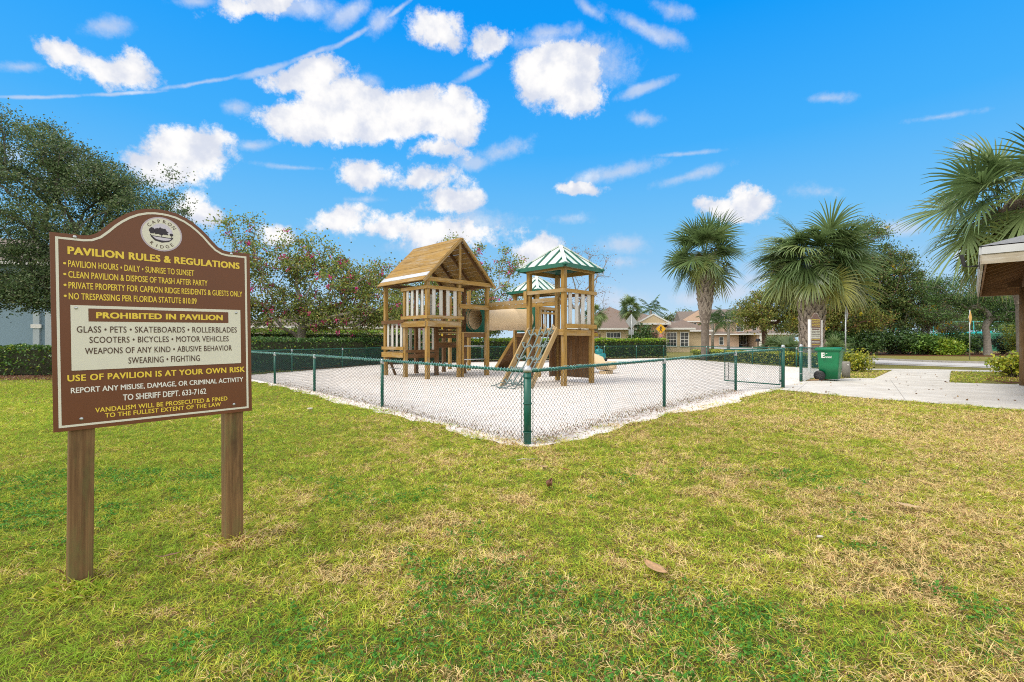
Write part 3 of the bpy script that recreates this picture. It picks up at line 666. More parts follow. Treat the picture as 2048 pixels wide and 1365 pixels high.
# ================================================================== timber play structure, built on its own axes (x to the back right, y to the back left)
S = 1.33
def play_structure():
    t = thing("play_structure", "timber play structure with gabled fort, green-roofed towers and tan crawl tube on the sand", "play structure")
    PW = .13
    def post(x, y, z1, m=M_WOOD, w=PW, z0=-.06):
        return MB().box((x, y, (z0 + z1) / 2), (w, w, z1 - z0)).build("post", m, t, bevel=.008)
    def rail(name, p0, p1, h, th=.045, m=M_WOOD, par=t):
        return MB().beam(p0, p1, th, h).build(name, m, par, bevel=.005)
    def pickets(x0, y0, x1, y1, z0, z1, n, w=.105, m=M_PICK, off=(0, 0), par=None, gap=None):
        """n pickets spaced between two posts, each a mesh of its own"""
        a = Vector((x0, y0, 0)); b = Vector((x1, y1, 0)); d = (b - a).normalized(); L = (b - a).length - PW
        for k in range(n):
            u = PW / 2 + L * (k + .5) / n + random.uniform(-.008, .008)
            c = a + d * u + Vector((off[0], off[1], 0)); tilt = random.uniform(-.006, .006)
            MB().beam((c.x, c.y, z0), (c.x + d.x * tilt, c.y + d.y * tilt, z1), w, .028, up=d.cross(Vector((0, 0, 1)))).build("picket", m, par, bevel=.006)
    # ---------------- gabled fort
    o = .065 + .022
    TOP = 3.30
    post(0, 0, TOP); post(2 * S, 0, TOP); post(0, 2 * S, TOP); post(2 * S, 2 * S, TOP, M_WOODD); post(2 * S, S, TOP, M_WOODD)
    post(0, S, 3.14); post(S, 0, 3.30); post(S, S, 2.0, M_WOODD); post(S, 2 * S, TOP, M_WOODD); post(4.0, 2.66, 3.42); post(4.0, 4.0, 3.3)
    # upper deck in the front corner
    dk = MB()
    for k in range(9): dk.box((S / 2, .02 + S * (k + .5) / 9, 1.955), (S, S / 9 - .008, .035))
    dk.build("deck", M_WOODG, t)
    for (p0, p1) in (((-.05, -o, 1.855), (S + .02, -o, 1.855)), ((-o, -.02, 1.855), (-o, S + .1, 1.855))):
        rail("deck_beam", p0, p1, .19)
    rail("deck_beam", (S + .0, -.05, 1.855), (S + .0, S, 1.855), .19, m=M_WOODD); rail("deck_beam", (0, S + o, 1.855), (S, S + o, 1.855), .19, m=M_WOODD)
    r1 = rail("railing", (-.11, -o, 3.075), (S + .14, -o, 3.075), .115); rail("lower_rail", (-.06, -o, 2.085), (S + .16, -o, 2.085), .11, par=r1)
    pickets(0, 0, S, 0, 2.06, 3.06, 4, off=(0, -.05), par=r1, w=.135)
    r2 = rail("railing", (-o, -.115, 3.075), (-o, S + .13, 3.075), .115); rail("lower_rail", (-o, -.115, 2.085), (-o, S + .14, 2.085), .11, par=r2)
    pickets(0, 0, 0, S, 2.06, 3.06, 4, off=(-.05, 0), par=r2, w=.125)
    r3 = rail("railing", (.05, S, 3.05), (S - .05, S, 3.05), .115, m=M_WOODD); pickets(0, S, S, S, 2.06, 3.02, 3, par=r3)
    # lower deck to the left
    dk = MB()
    for k in range(9): dk.box((S / 2, S + S * (k + .5) / 9, .885), (S, S / 9 - .008, .035))
    dk.build("deck", M_WOODG, t)
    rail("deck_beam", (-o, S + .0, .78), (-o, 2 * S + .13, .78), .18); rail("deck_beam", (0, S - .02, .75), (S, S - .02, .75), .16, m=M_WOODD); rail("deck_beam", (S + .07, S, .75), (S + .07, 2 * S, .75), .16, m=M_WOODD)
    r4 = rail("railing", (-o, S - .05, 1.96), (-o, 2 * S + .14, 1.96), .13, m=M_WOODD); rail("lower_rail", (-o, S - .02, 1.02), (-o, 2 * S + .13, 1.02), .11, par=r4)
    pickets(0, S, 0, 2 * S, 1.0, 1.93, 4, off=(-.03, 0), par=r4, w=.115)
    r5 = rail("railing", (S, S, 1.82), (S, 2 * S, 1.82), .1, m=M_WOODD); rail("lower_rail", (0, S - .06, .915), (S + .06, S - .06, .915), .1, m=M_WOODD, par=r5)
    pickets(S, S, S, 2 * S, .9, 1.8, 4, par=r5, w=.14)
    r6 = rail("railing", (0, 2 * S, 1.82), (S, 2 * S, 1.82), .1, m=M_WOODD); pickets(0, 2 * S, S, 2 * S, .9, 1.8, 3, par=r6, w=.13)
    # steps under the lower deck and step bars
    for z in (.28, .56): MB().tube([(.1, S + .1, z), (.1, 2 * S - .1, z)], .018, 8).build("rung", M_GALV, t)
    for yy in (2 * S - .15,): MB().beam((.32, yy, 0), (.02, yy, .7), .04, .09).build("ladder_rail", M_WOODD, t)
    # middle platforms
    dk = MB()
    for k in range(9): dk.box((S * (k + .5) / 9 + S, S / 2, 1.585), (S / 9 - .008, S, .035))
    dk.build("deck", M_WOODG, t)
    rail("deck_beam", (S + .07, -.02, 1.49), (2 * S - .07, -.02, 1.49), .15, m=M_WOODD); rail("deck_beam", (2 * S, 0, 1.49), (2 * S, S, 1.49), .15, m=M_WOODD)
    dk = MB()
    for k in range(9): dk.box((S * (k + .5) / 9 + S, S * 1.5, 1.235), (S / 9 - .008, S, .035))
    dk.build("deck", M_WOODG, t)
    rail("deck_beam", (S, S - .03, 1.12), (2 * S, S - .03, 1.12), .18, m=M_WOODD)
    sk = MB()
    for z in (1.45, 1.62, 1.79): sk.box((S * 1.5, S - .03, z), (S, .035, .13))
    sk.build("boarding", M_WOODD, t)
    # ladder up to the middle platform
    for x in (S + .12, 2 * S - .12): MB().box((x, -.05, .78), (.07, .1, 1.6)).build("ladder_rail", M_WOOD, t, bevel=.005)
    for z in (.62, 1.10): MB().tube([(S + .12, -.06, z), (2 * S - .12, -.06, z)], .019, 8).build("rung", M_GALV, t)
    # string of yellow beads hanging inside
    for z in (1.74, 1.50):
        MB().lathe([(.0, -.055), (.03, -.045), (.034, 0), (.03, .045), (0, .055)], (S - .32, .55, z), 10).build("bead", M_YELLOW, t)
    MB().tube([(S - .32, .55, 1.85), (S - .32, .55, 1.40)], .006, 5).build("bead_cord", M_BLACK, t)
    # roof: boards laid along the ridge, gable towards the right
    EZ, RZ, HW, Y0, Y1, XC = 3.27, 4.88, S + .26, -.16, 2 * S + .14, S
    sl = Vector((HW, 0, RZ - EZ)); L = sl.length; sl.normalize(); nn = Vector((-sl.z, 0, sl.x))
    rf = None
    for side in (1, -1):
        b = MB(); st = MB(); NB = 11; bw = L / NB
        for k in range(NB):
            c = Vector((-HW, 0, EZ)) + sl * (bw * (k + .5)) + nn * (.02 + random.uniform(-.004, .004)); j = random.uniform(-.03, .03)
            X = Vector(sl); Nn = Vector(nn)
            if side < 0: c.x *= -1; X.x *= -1; Nn.x *= -1
            c.x += XC
            (st if (k == 1 and side > 0) else b).box((c.x, (Y0 + Y1) / 2 + j, c.z), (bw - (.006 if side > 0 else .018), Y1 - Y0, .028), X, (0, 1, 0), Nn)
        ob = b.build("gable_roof" if side > 0 else "roof_slope", M_WOOD, t if side > 0 else rf)
        if side > 0:
            rf = ob
            st.build("weathered_board", mat("bleached_board", (.62, .64, .68), .5, vary=.25, vscale=3, bump=.3), rf)
        # barge board on each gable end and rafters beneath
        for yy in (Y0 - .02, Y1 + .02):
            q = Vector((-HW, 0, EZ)); e = Vector((-HW, 0, EZ)) + sl * L
            if side < 0: q.x *= -1; e.x *= -1
            MB().beam((q.x + XC, yy, q.z - .03), (e.x + XC, yy, e.z - .03), .04, .085).build("barge_board", M_WOOD, rf)
        for yy in (.0, .9, 1.8, 2.66):
            q = Vector((-HW + .12, 0, EZ + .04)); e = Vector((-HW, 0, EZ)) + sl * (L - .04)
            if side < 0: q.x *= -1; e.x *= -1
            MB().beam((q.x + XC, yy, q.z - .02), (e.x + XC, yy, e.z - .07), .04, .09).build("rafter", M_WOODD, rf)
    MB().beam((XC, Y0 + .02, RZ - .1), (XC, Y1 - .02, RZ - .1), .04, .11).build("ridge_beam", M_WOODD, rf)
    MB().beam((-.12, -.1, 3.345), (2 * S + .14, -.1, 3.345), .045, .14).build("tie_beam", M_WOOD, rf, bevel=.005)
    MB().beam((-.12, 2 * S + .06, 3.345), (2 * S + .14, 2 * S + .06, 3.345), .045, .14).build("tie_beam", M_WOODD, rf)
    for x in (-.02, 2 * S + .02): MB().beam((x, -.06, 3.35), (x, 2 * S, 3.35), .045, .13).build("wall_plate", M_WOODD, rf)
    MB().box((XC, -.06, 4.05), (.09, .05, 1.42)).build("king_post", M_WOOD, rf, bevel=.004)
    # ---------------- towers with green standing seam roofs
    def tower(cx_, cy_, name):
        h = S / 2
        for sx in (-1, 1):
            for sy in (-1, 1): post(cx_ + sx * h, cy_ + sy * h, 3.40, M_WOOD)
        e = h + .075
        for sx, sy in ((-1, 0), (1, 0), (0, -1), (0, 1)):
            c = Vector((cx_ + sx * e, cy_ + sy * e, 3.37)); d = Vector((-sy, sx, 0))
            MB().beam(c - d * (e - .02), c + d * (e - .02), .045, .13).build("roof_beam", M_WOOD, t, bevel=.004)
        HE = .895; ez = 3.44; az_ = 4.17; ap = Vector((cx_, cy_, az_))
        body = MB(); sk_ = MB(); rb = MB(); cap = MB(); tr = MB()
        for q in range(4):
            a = PI / 2 * q; n = Vector((math.cos(a), math.sin(a), 0)); d = Vector((-n.y, n.x, 0))
            c0 = Vector((cx_, cy_, ez)) + n * HE
            k = len(body.v); body.v += [c0 - d * HE, c0 + d * HE, ap]; body.face([k, k + 1, k + 2])
            k = len(sk_.v); low = Vector((0, 0, -.035)); sk_.v += [c0 - d * HE + low, c0 + d * HE + low, ap + low]; sk_.face([k + 2, k + 1, k])
            up = (ap - c0).normalized(); fn_ = d.cross(up).normalized()
            if fn_.z < 0: fn_ = -fn_
            for f_ in (-.66, -.22, .22, .66):
                b0 = c0 + d * HE * f_; b1 = c0 + d * HE * f_ + (ap - c0) * (1 - abs(f_)) * .97
                rb.beam(b0 + fn_ * .014, b1 + fn_ * .014, .05, .04, up=fn_)
            tr.beam(c0 - d * (HE + .015) + Vector((0, 0, -.035)), c0 + d * (HE + .015) + Vector((0, 0, -.035)), .03, .115)
            hc = c0 + d * HE
            cap.beam(hc + Vector((0, 0, .012)) * 1, ap + Vector((0, 0, .012)), .105, .035)
        rf_ = body.build(name, M_ROOFW, t)
        sk_.build("roof_underside", M_GREENM, rf_); rb.build("seam_rib", M_GREENM, rf_); tr.build("roof_trim", M_GREENM, rf_); cap.build("hip_cap", M_ROOFW, rf_)
        edge = MB()
        for sx in (-1, 1):
            for sy in (-1, 1): edge.lathe([(.075, -.02), (.08, .02), (.05, .06), (0, .075)], (cx_ + sx * HE, cy_ + sy * HE, ez - .03), 10)
        edge.build("hip_cap_end", M_GREENM, rf_)
        dk = MB()
        for k in range(9): dk.box((cx_ - h + S * (k + .5) / 9, cy_, 1.61), (S / 9 - .008, S, .035))
        dk.build("deck", M_WOODG, t)
    T1 = (2.065, -3.985); h = S / 2
    tower(*T1, "tower_roof")
    x0, x1, y0, y1 = T1[0] - h, T1[0] + h, T1[1] - h, T1[1] + h
    # right face (y0): pickets, rails, beam
    r = rail("railing", (x0 - .11, y0 - o, 2.715), (x1 + .13, y0 - o, 2.715), .105); rail("lower_rail", (x0 - .02, y0 - o, 1.71), (x1 + .13, y0 - o, 1.71), .125, par=r)
    pickets(x0, y0, x1, y0, 1.70, 2.70, 4, off=(.01, -.05), par=r, w=.15)
    rail("deck_beam", (x0 + .06, y0 - .02, 1.52), (x1 - .06, y0 - .02, 1.52), .17)
    # left face (x0): guard rail, entry beam over the rope net
    rail("guard_rail", (x0 - o, y0 - .115, 2.715), (x0 - o, y1 + .12, 2.715), .105, m=M_WOODG)
    MB().box((x0 - o - .03, y1 + .06, 2.60), (.04, .12, .36)).build("cleat", M_WOOD, t)
    rail("deck_beam", (x0 - o, y0 - .06, 1.53), (x0 - o, y1 + .1, 1.53), .165)
    # back faces: dark boarding below the deck, rail above
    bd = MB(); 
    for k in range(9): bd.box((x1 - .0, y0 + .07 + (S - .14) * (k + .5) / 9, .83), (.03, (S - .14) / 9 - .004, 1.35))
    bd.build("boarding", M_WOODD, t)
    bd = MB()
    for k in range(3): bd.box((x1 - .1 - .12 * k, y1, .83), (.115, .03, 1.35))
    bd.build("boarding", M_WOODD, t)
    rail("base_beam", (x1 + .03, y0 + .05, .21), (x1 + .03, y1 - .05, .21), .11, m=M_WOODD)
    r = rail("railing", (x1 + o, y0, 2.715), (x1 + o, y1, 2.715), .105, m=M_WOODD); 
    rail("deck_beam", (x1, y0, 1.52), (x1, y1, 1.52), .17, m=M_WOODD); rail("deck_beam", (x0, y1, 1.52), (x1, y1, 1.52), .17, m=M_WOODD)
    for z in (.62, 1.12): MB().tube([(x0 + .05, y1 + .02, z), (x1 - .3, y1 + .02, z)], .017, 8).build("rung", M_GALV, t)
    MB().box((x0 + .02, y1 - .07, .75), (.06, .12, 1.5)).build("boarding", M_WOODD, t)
    # rope net on two slanting boards
    yb = (-3.42, -4.50); top = Vector((x0 - .09, 0, 1.64)); bot = Vector((.12, 0, -.04))
    for y in yb: MB().beam(bot + Vector((0, y, 0)), top + Vector((0, y, 0)), .055, .15).build("net_rail", M_WOODG, t, bevel=.006)
    net = MB(); d = bot - top; n_ = Vector((d.z, 0, -d.x)).normalized()
    if n_.z < 0: n_ = -n_
    NL, NC = 4, 5
    def netp(u, v):
        y = yb[0] - .06 + (yb[1] - yb[0] + .12) * v
        return top + d * (u * .92) + Vector((0, y, 0)) + n_ * (.05 - .12 * math.sin(PI * v) * math.sin(PI * min(1, u + .1)))
    def rope(pts, r=.021): net.tube(pts, r, 6)
    for i in range(NL):
        v = (i + .5) / NL * .94 + .03
        rope([netp(u, v + .015 * math.sin(9 * u + i)) + Vector((0, 0, .0)) for u in np.linspace(-.02, 1.04, 22)])
    for j in range(NC):
        u = .06 + .90 * j / (NC - 1)
        rope([netp(u + .055 * math.sin(PI * ((v * NL) % 1.0)) + .02 * math.sin(v * 7 + j), v) for v in np.linspace(0, 1, 33)])
    for i in range(NL):
        for j in range(NC):
            c = netp(.06 + .90 * j / (NC - 1), (i + .5) / NL * .94 + .03); net.lathe([(0, -.028), (.02, -.016), (.024, 0), (.02, .016), (0, .028)], c, 7)
    for j in range(NC):
        for v in (0, 1):
            c = netp(.06 + .90 * j / (NC - 1), v); rope([c + n_ * .02 * math.cos(w) + Vector((0, .07 * math.sin(w), 0)) for w in np.linspace(0, 6, 10)], .013)
    for i, (dx, dy) in enumerate(((-.28, .25), (-.42, .05), (-.34, -.22), (-.5, .35))):
        a = netp(1.02, (i + .5) / NL); rope([a, a + Vector((dx * .4, dy * .4, .03)), Vector((a.x + dx * .8, a.y + dy * .8, .05)), Vector((a.x + dx * 1.2, a.y + dy * 1.1, .025))], .015)
    rope([Vector((-.15 - .25 * math.sin(w), -3.5 - .32 * w, .03 + .02 * math.sin(5 * w))) for w in np.linspace(0, 2.6, 14)], .015)
    net.build("rope_net", M_ROPE, t)
    # ---------------- overhead ladder between fort and tower
    for x, z, m in ((2 * S - .0, 2.49, M_WOOD), (2 * S + .03, 2.63, M_WOODG)):
        MB().beam((x, S * .0 + 1.3, z), (x + .06, y1 - .1, z), .045, .135).build("overhead_beam", m, t, bevel=.004)
    MB().beam((2 * S + .75, .1, 2.60), (2 * S + .80, y1 + .2, 2.60), .045, .16).build("overhead_beam", M_WOODD, t)
    for k in range(9): MB().tube([(2 * S, -.2 - .32 * k, 2.56), (2 * S + .75, -.2 - .32 * k, 2.56)], .017, 8).build("overhead_rung", M_GALV, t)
    MB().beam((S - .05, -.1, 2.50), (2 * S + .02, -.1, 2.50), .045, .16).build("guard_rail", M_WOOD, t, bevel=.004)
    post(2 * S + .75, -1.9, 2.66, M_WOOD)
    # ---------------- second tower, tube, slide and ramp
    T2 = (6.5, 1.0); tower(*T2, "tower_roof")
    X0, X1, Y0_, Y1_ = T2[0] - h, T2[0] + h, T2[1] - h, T2[1] + h
    r = rail("railing", (X0, Y0_ - o, 2.68), (X1, Y0_ - o, 2.68), .12); rail("lower_rail", (X0, Y0_ - o, 2.48), (X1, Y0_ - o, 2.48), .09, par=r)
    pickets(X0, Y0_, X1 - .6, Y0_, 1.66, 2.62, 2, par=r, w=.12)
    r = rail("railing", (X1 + o, Y0_, 2.68), (X1 + o, Y1_, 2.68), .12); pickets(X1, Y0_, X1, Y1_, 1.66, 2.62, 5, par=r, w=.12, m=M_WOODD)
    for (a, b) in (((X0, Y0_, 1.53), (X1, Y0_, 1.53)), ((X0, Y0_, 1.53), (X0, Y1_, 1.53)), ((X1, Y0_, 1.53), (X1, Y1_, 1.53)), ((X0, Y1_, 1.53), (X1, Y1_, 1.53))): rail("deck_beam", a, b, .15, m=M_WOODD)
    # crawl tube
    za, zb, ya, yb_ = 2.13, 2.20, .67, .98; xa, xb = 2 * S + .0, X0 - .02; rr = .43
    for (x, y, z) in ((xa, ya, za), (xb, yb_, zb)):
        q = MB(); HP = .53; n = 40; k = len(q.v)
        for xx in (-.02, .02):
            for i in range(n):
                a = 2 * PI * i / n; q.v.append(Vector((x + xx, y + math.cos(a) * rr * .96, z + math.sin(a) * rr * .96)))
            for i in range(n):
                a = 2 * PI * i / n; s_ = HP / max(abs(math.cos(a)), abs(math.sin(a))); q.v.append(Vector((x + xx, y + math.cos(a) * s_, z + math.sin(a) * s_)))
        for i in range(n):
            j = (i + 1) % n
            q.face([k + i, k + j, k + n + j, k + n + i]); q.face([k + 2 * n + i, k + 3 * n + i, k + 3 * n + j, k + 2 * n + j])
            q.face([k + n + i, k + n + j, k + 3 * n + j, k + 3 * n + i]); q.face([k + i, k + 2 * n + i, k + 2 * n + j, k + j])
        q.build("tube_panel", M_GREENM, t)
    A_, B_ = Vector((xa - .03, ya, za)), Vector((xb + .03, yb_, zb)); ax = (B_ - A_); Lt = ax.length
    prof = [(rr + .035, 0), (rr + .035, .05), (rr, .07), (rr + .012, Lt * .25), (rr + .03, Lt * .33), (rr + .03, Lt * .34), (rr + .012, Lt * .36), (rr + .02, Lt * .62), (rr + .045, Lt * .66), (rr + .045, Lt * .67), (rr + .02, Lt * .69), (rr + .03, Lt - .07), (rr + .05, Lt - .05), (rr + .05, Lt)]
    inner = [(r_ - .03, z_) for r_, z_ in prof[::-1]]
    MB().lathe(prof + inner, A_, 40, axis=ax, cap=False).build("crawl_tube", M_TAN, t)
    # slide on the right of the second tower
    sl_ = MB(); xs = 6.5; N_ = 26; secs = []
    for i in range(N_ + 1):
        u = i / N_; y = Y0_ - .02 - 3.25 * u; z = 1.60 * (1 - u) ** 1.15 * (1 - .25 * math.sin(PI * u)) + .24
        if u > .82: z = .24 + .05 * (u - .82)
        z = max(z, .22); hw = .27; hh = .20 + .04 * (u > .85)
        secs.append([(xs + x, y, z + dz) for x, dz in ((-hw - .05, hh - .03), (-hw - .03, hh), (-hw, hh - .03), (-hw * .86, .06), (-hw * .5, .005), (0, 0), (hw * .5, .005), (hw * .86, .06), (hw, hh - .03), (hw + .03, hh), (hw + .05, hh - .03), (hw + .04, -.06), (0, -.10), (-hw - .04, -.06))])
    k = len(sl_.v); n = len(secs[0])
    for s in secs: sl_.v += [Vector(p) for p in s]
    for i in range(N_):
        for q in range(n): sl_.face([k + i * n + q, k + i * n + (q + 1) % n, k + (i + 1) * n + (q + 1) % n, k + (i + 1) * n + q], None, True)
    sl_.face([k + q for q in range(n)]); sl_.face([k + N_ * n + q for q in range(n)][::-1])
    ob = sl_.build("slide", M_TAN, t)
    MB().box((xs, Y0_ - 3.0, .06), (.5, .3, .14)).build("slide_foot", M_TAN, ob)
    # plank climbing ramp on the far side
    ry0, ry1 = Y1_ + .02, Y1_ + 1.4
    rb = MB(); d = Vector((0, ry1 - ry0, -1.6)); L = d.length; d.normalize()
    nv = Vector((0, 1.6, ry1 - ry0)).normalized()
    for k in range(11):
        c = Vector(((X0 + X1) / 2, ry0, 1.6)) + d * (L * (k + .5) / 11); rb.box(c, (1.22, L / 11 - .006, .03), (1, 0, 0), d, nv)
    rp = rb.build("climbing_ramp", M_WOODD, t)
    for x in (X0 + .05, X1 - .05): MB().beam((x, ry0, 1.54), (x, ry1, -.06), .05, .13).build("ramp_rail", M_WOOD, rp)
    t.location = (-2.81, 15.6, 0); t.rotation_euler = (0, 0, R(45))
play_structure()

def teal_ride_on():
    X, Y = 5.55, 29.6
    t = thing("ride_on_toy", "teal plastic ride-on toy standing on the sand beyond the slide", "toy", (X, Y, 0), R(25))
    t.location = (0, 0, 0); t.rotation_euler = (0, 0, 0)
    b = MB().lathe([(.30, .12), (.36, .20), (.37, .36), (.33, .48), (.20, .53), (0, .54)], (0, 0, 0), 20); b.build("body", M_TEAL, t)
    b = MB().lathe([(.22, .46), (.25, .56), (.25, .66), (.20, .76), (.08, .80), (0, .80)], (-.08, 0, 0), 18); b.build("seat", M_TEAL, t)
    MB().tube([(-.22, -.2, .66), (-.24, -.2, .92), (-.2, 0, .98), (-.24, .2, .92), (-.22, .2, .66)], .03, 8).build("handle", M_TEAL, t)
    for sx in (-.22, .22):
        for sy in (-.26, .26): MB().lathe([(0, -.05), (.12, -.05), (.13, 0), (.12, .05), (0, .05)], (sx, sy, .13), 14, axis=(0, 1, 0)).build("wheel", M_BLACK, t)
    t.location = (X, Y, 0); t.rotation_euler = (0, 0, R(25))
teal_ride_on()
# ================================================================== bin, bollard, road signs, pavilion
def wheeled_bin():
    t = thing("wheeled_bin", "green wheeled rubbish bin with white lettering standing on the concrete path", "bin")
    M_BIN = mat("bin_green", (.004, .20, .075), .38, vary=.18, vscale=2.5, bump=.08, bscale=60)
    # local: x right, y away, front faces -y ; body tapers towards the base
    b = MB(); n = 0
    lev = [(.10, .24, .27, -.02), (.06, .245, .28, -.02), (.5, .275, .315, 0), (.96, .305, .345, 0), (1.0, .305, .345, 0)]
    for (z, hx, hy, oy) in lev:
        r_ = .05
        for (cx_, cy_, a0) in ((hx - r_, -hy + r_, -90), (hx - r_, hy - r_, 0), (-hx + r_, hy - r_, 90), (-hx + r_, -hy + r_, 180)):
            for k in range(4):
                a = R(a0 + 30 * k); b.v.append(Vector((cx_ + r_ * math.cos(a), cy_ + oy + r_ * math.sin(a), z)))
    for i in range(len(lev) - 1):
        for k in range(16): b.face([i * 16 + k, i * 16 + (k + 1) % 16, (i + 1) * 16 + (k + 1) % 16, (i + 1) * 16 + k], None, True)
    b.face(list(range(16))[::-1]); b.face([64 + k for k in range(16)])
    body = b.build("body", M_BIN, t)
    rim = MB()
    rim.box((0, -.36, .975), (.68, .04, .06)).box((0, .36, .975), (.68, .04, .06)).box((-.325, 0, .975), (.03, .68, .06)).box((.325, 0, .975), (.03, .68, .06))
    rim.build("rim", M_BIN, t, bevel=.01)
    ld = MB(); pr = []
    for k in range(13):
        y = -.40 + .80 * k / 12; pr.append((y, 1.012 + .055 * math.sin(PI * (k / 12)) ** .7))
    for sx in (-.345, .345):
        for (y, z) in pr: ld.v.append(Vector((sx, y, z)))
    for sx in (-.345, .345):
        for (y, z) in pr: ld.v.append(Vector((sx, y, z - .03)))
    for k in range(12):
        ld.face([k, 13 + k, 14 + k, k + 1], None, True); ld.face([26 + k, 27 + k, 40 + k, 39 + k], None, True)
        ld.face([k, k + 1, 27 + k, 26 + k]); ld.face([13 + k, 39 + k, 40 + k, 14 + k])
    ld.face([0, 26, 39, 13]); ld.face([12, 25, 51, 38])
    ld.build("lid", M_BIN, t)
    MB().tube([(-.40, -.24, .98), (-.40, .24, .98)], .017, 8).box((-.37, -.22, .98), (.08, .03, .04)).box((-.37, .22, .98), (.08, .03, .04)).build("handle", M_BIN, t)
    for y in (-.34, .34):
        w = MB().lathe([(.06, -.03), (.150, -.03), (.162, -.015), (.162, .015), (.150, .03), (.06, .03)], (-.23, y, .162), 24, axis=(0, 1, 0), cap=True).build("wheel", M_BLACK, t)
        sp = MB()
        for k in range(8): sp.box((-.23 + .06 * math.cos(k * PI / 4), y - .033 * (1 if y < 0 else -1), .162 + .06 * math.sin(k * PI / 4)), (.09, .008, .016), (math.cos(k * PI / 4), 0, math.sin(k * PI / 4)), (0, 1, 0), (-math.sin(k * PI / 4), 0, math.cos(k * PI / 4)))
        sp.build("hub", mat("grey_plastic", (.05, .05, .055), .5), w)
    # white marking: a block E with a leaf-like stroke, then small letters
    O = Vector((0, -.348, 0)); ty = Vector((0, -.063, 1)).normalized(); nr = Vector((0, -1, -.063)).normalized()
    V, F = fit_text("E", -.17, -.08, .73, .90, .07); put_text("marking", V, F, O, (1, 0, 0), ty, nr, M_SWHITE, body, .024)
    V, F = fit_text("rererd", -.075, .10, .73, .80, .035); put_text("marking", V, F, O, (1, 0, 0), ty, nr, M_SWHITE, body, .024)
    q = MB(); q.v = [O + Vector((1, 0, 0)) * x + ty * y + nr * .026 for x, y in ((-.115, .815), (-.04, .875), (.0, .885), (-.02, .865), (-.06, .855), (-.095, .80))]; q.face(list(range(6))); q.build("marking", M_SWHITE, body)
    t.location = (10.22, 15.1, .016); t.rotation_euler = (0, 0, R(-43))
wheeled_bin()

def bollard():
    t = thing("wooden_bollard", "short weathered grey wooden bollard beside the path and the wheeled bin", "bollard", (11.55, 16.25, 0))
    MB().tube([(11.55, 16.25, -.05), (11.55, 16.25, .52), (11.55, 16.25, .57)], [.125, .12, .105], 16).build("stub_post", wood("grey_old_wood", (.36, .35, .32), (.27, .26, .23), (.12, .11, .1), gfac=.7), t)
    MB().lathe([(0, -.01), (.025, -.01), (.025, 0), (0, .004)], (11.53, 16.12, .46), 10, axis=(0, -1, 0)).build("reflector", M_SWHITE, t)
bollard()

def road_sign(name, label, loc, rz, poleh, size, face, m_face, plate=None, extra=None, polew=.03, back=M_ALU):
    """diamond sign: face towards local -y; poles stand behind"""
    t = thing(name, label, "road sign")
    MB().tube([(0, .03, -.05), (0, .03, poleh)], polew, 8).build("pole", M_GALV, t)
    d = size * .7071; cz = poleh - d * .98
    P_ = [(0, -d), (d, 0), (0, d), (-d, 0)]
    def rnd(p, r_=.035):
        out = []
        for i in range(4):
            a, b, c = Vector(p[i - 1]), Vector(p[i]), Vector(p[(i + 1) % 4]); u = (a - b).normalized(); v = (c - b).normalized()
            out += [tuple(b + u * r_), tuple(b + (u + v) * r_ * .3), tuple(b + v * r_)]
        return out
    pl = MB().prism(rnd(P_), (0, 0, cz), (1, 0, 0), (0, 0, 1), (0, -1, 0), .008).build("sign_plate", back, t)
    if m_face:
        f = MB(); f.v = [Vector((x * .97, -.0095, cz + z * .97)) for x, z in rnd(P_)]; f.face(list(range(12))); fo = f.build("sign_face", m_face, pl)
        o1 = [(x * .93, z * .93) for x, z in P_]; o2 = [(x * .90, z * .90) for x, z in P_]
        b = MB(); b.v = [Vector((x, -.011, cz + z)) for x, z in o1 + o2]
        for i in range(4): j = (i + 1) % 4; b.face([i, j, 4 + j, 4 + i])
        b.build("border_line", M_INK, pl)
        for poly in face:
            q = MB(); q.v = [Vector((x * size, -.0115, cz + z * size)) for x, z in poly]; q.face(list(range(len(poly)))); q.build("symbol", M_INK, pl)
    if plate:
        (w, h, m2, txt) = plate; z2 = cz - d - h / 2 - .03
        pp = MB().box((0, -.005, z2), (w, .008, h)).build("lower_plate", m2, t)
        if txt:
            V, F = fit_text(txt, -w * .3, w * .3, z2 - h * .34, z2 + h * .34, .03); put_text("lettering", V, F, (0, 0, 0), (1, 0, 0), (0, 0, 1), (0, -1, 0), M_INK, pp, .0105)
    t.location = loc; t.rotation_euler = (0, 0, rz)
    return t
M_SYEL = mat("road_sign_yellow", (.85, .46, .01), .4, vary=.04)
M_SRED = mat("faded_red_plate", (.62, .25, .22), .5, vary=.1)
M_STEEL = mat("brushed_sign_back", (.52, .54, .56), .5, metal=.25, vary=.15, vscale=3)
arrow = [[(-.38, .06), (-.18, .24), (-.18, .12), (.20, .12), (.20, -.34), (.06, -.34), (.06, 0), (-.18, 0), (-.18, -.12)]]
walker = [[(.02 + .07 * math.cos(a), .34 + .07 * math.sin(a)) for a in np.linspace(0, 2 * PI, 13)[:-1]],
          [(-.04, .26), (.08, .26), (.12, .12), (.22, .03), (.18, -.02), (.07, .06), (.06, -.08), (.17, -.36), (.09, -.38), (-.01, -.16), (-.14, -.38), (-.22, -.34), (-.08, -.08), (-.06, .1), (-.14, .02), (-.2, .06), (-.1, .18)]]
road_sign("warning_sign", "yellow diamond road sign with a walking figure in front of the tan house", (15.2, 48, 0), R(-5), 3.05, .76, walker, M_SYEL, (.36, .24, M_SRED, None))
road_sign("warning_sign", "yellow diamond road sign with a black bent arrow over a 15 plate", (19.0, 55, 0), R(-5), 2.85, .80, arrow, M_SYEL, (.5, .5, M_SYEL, "15"))
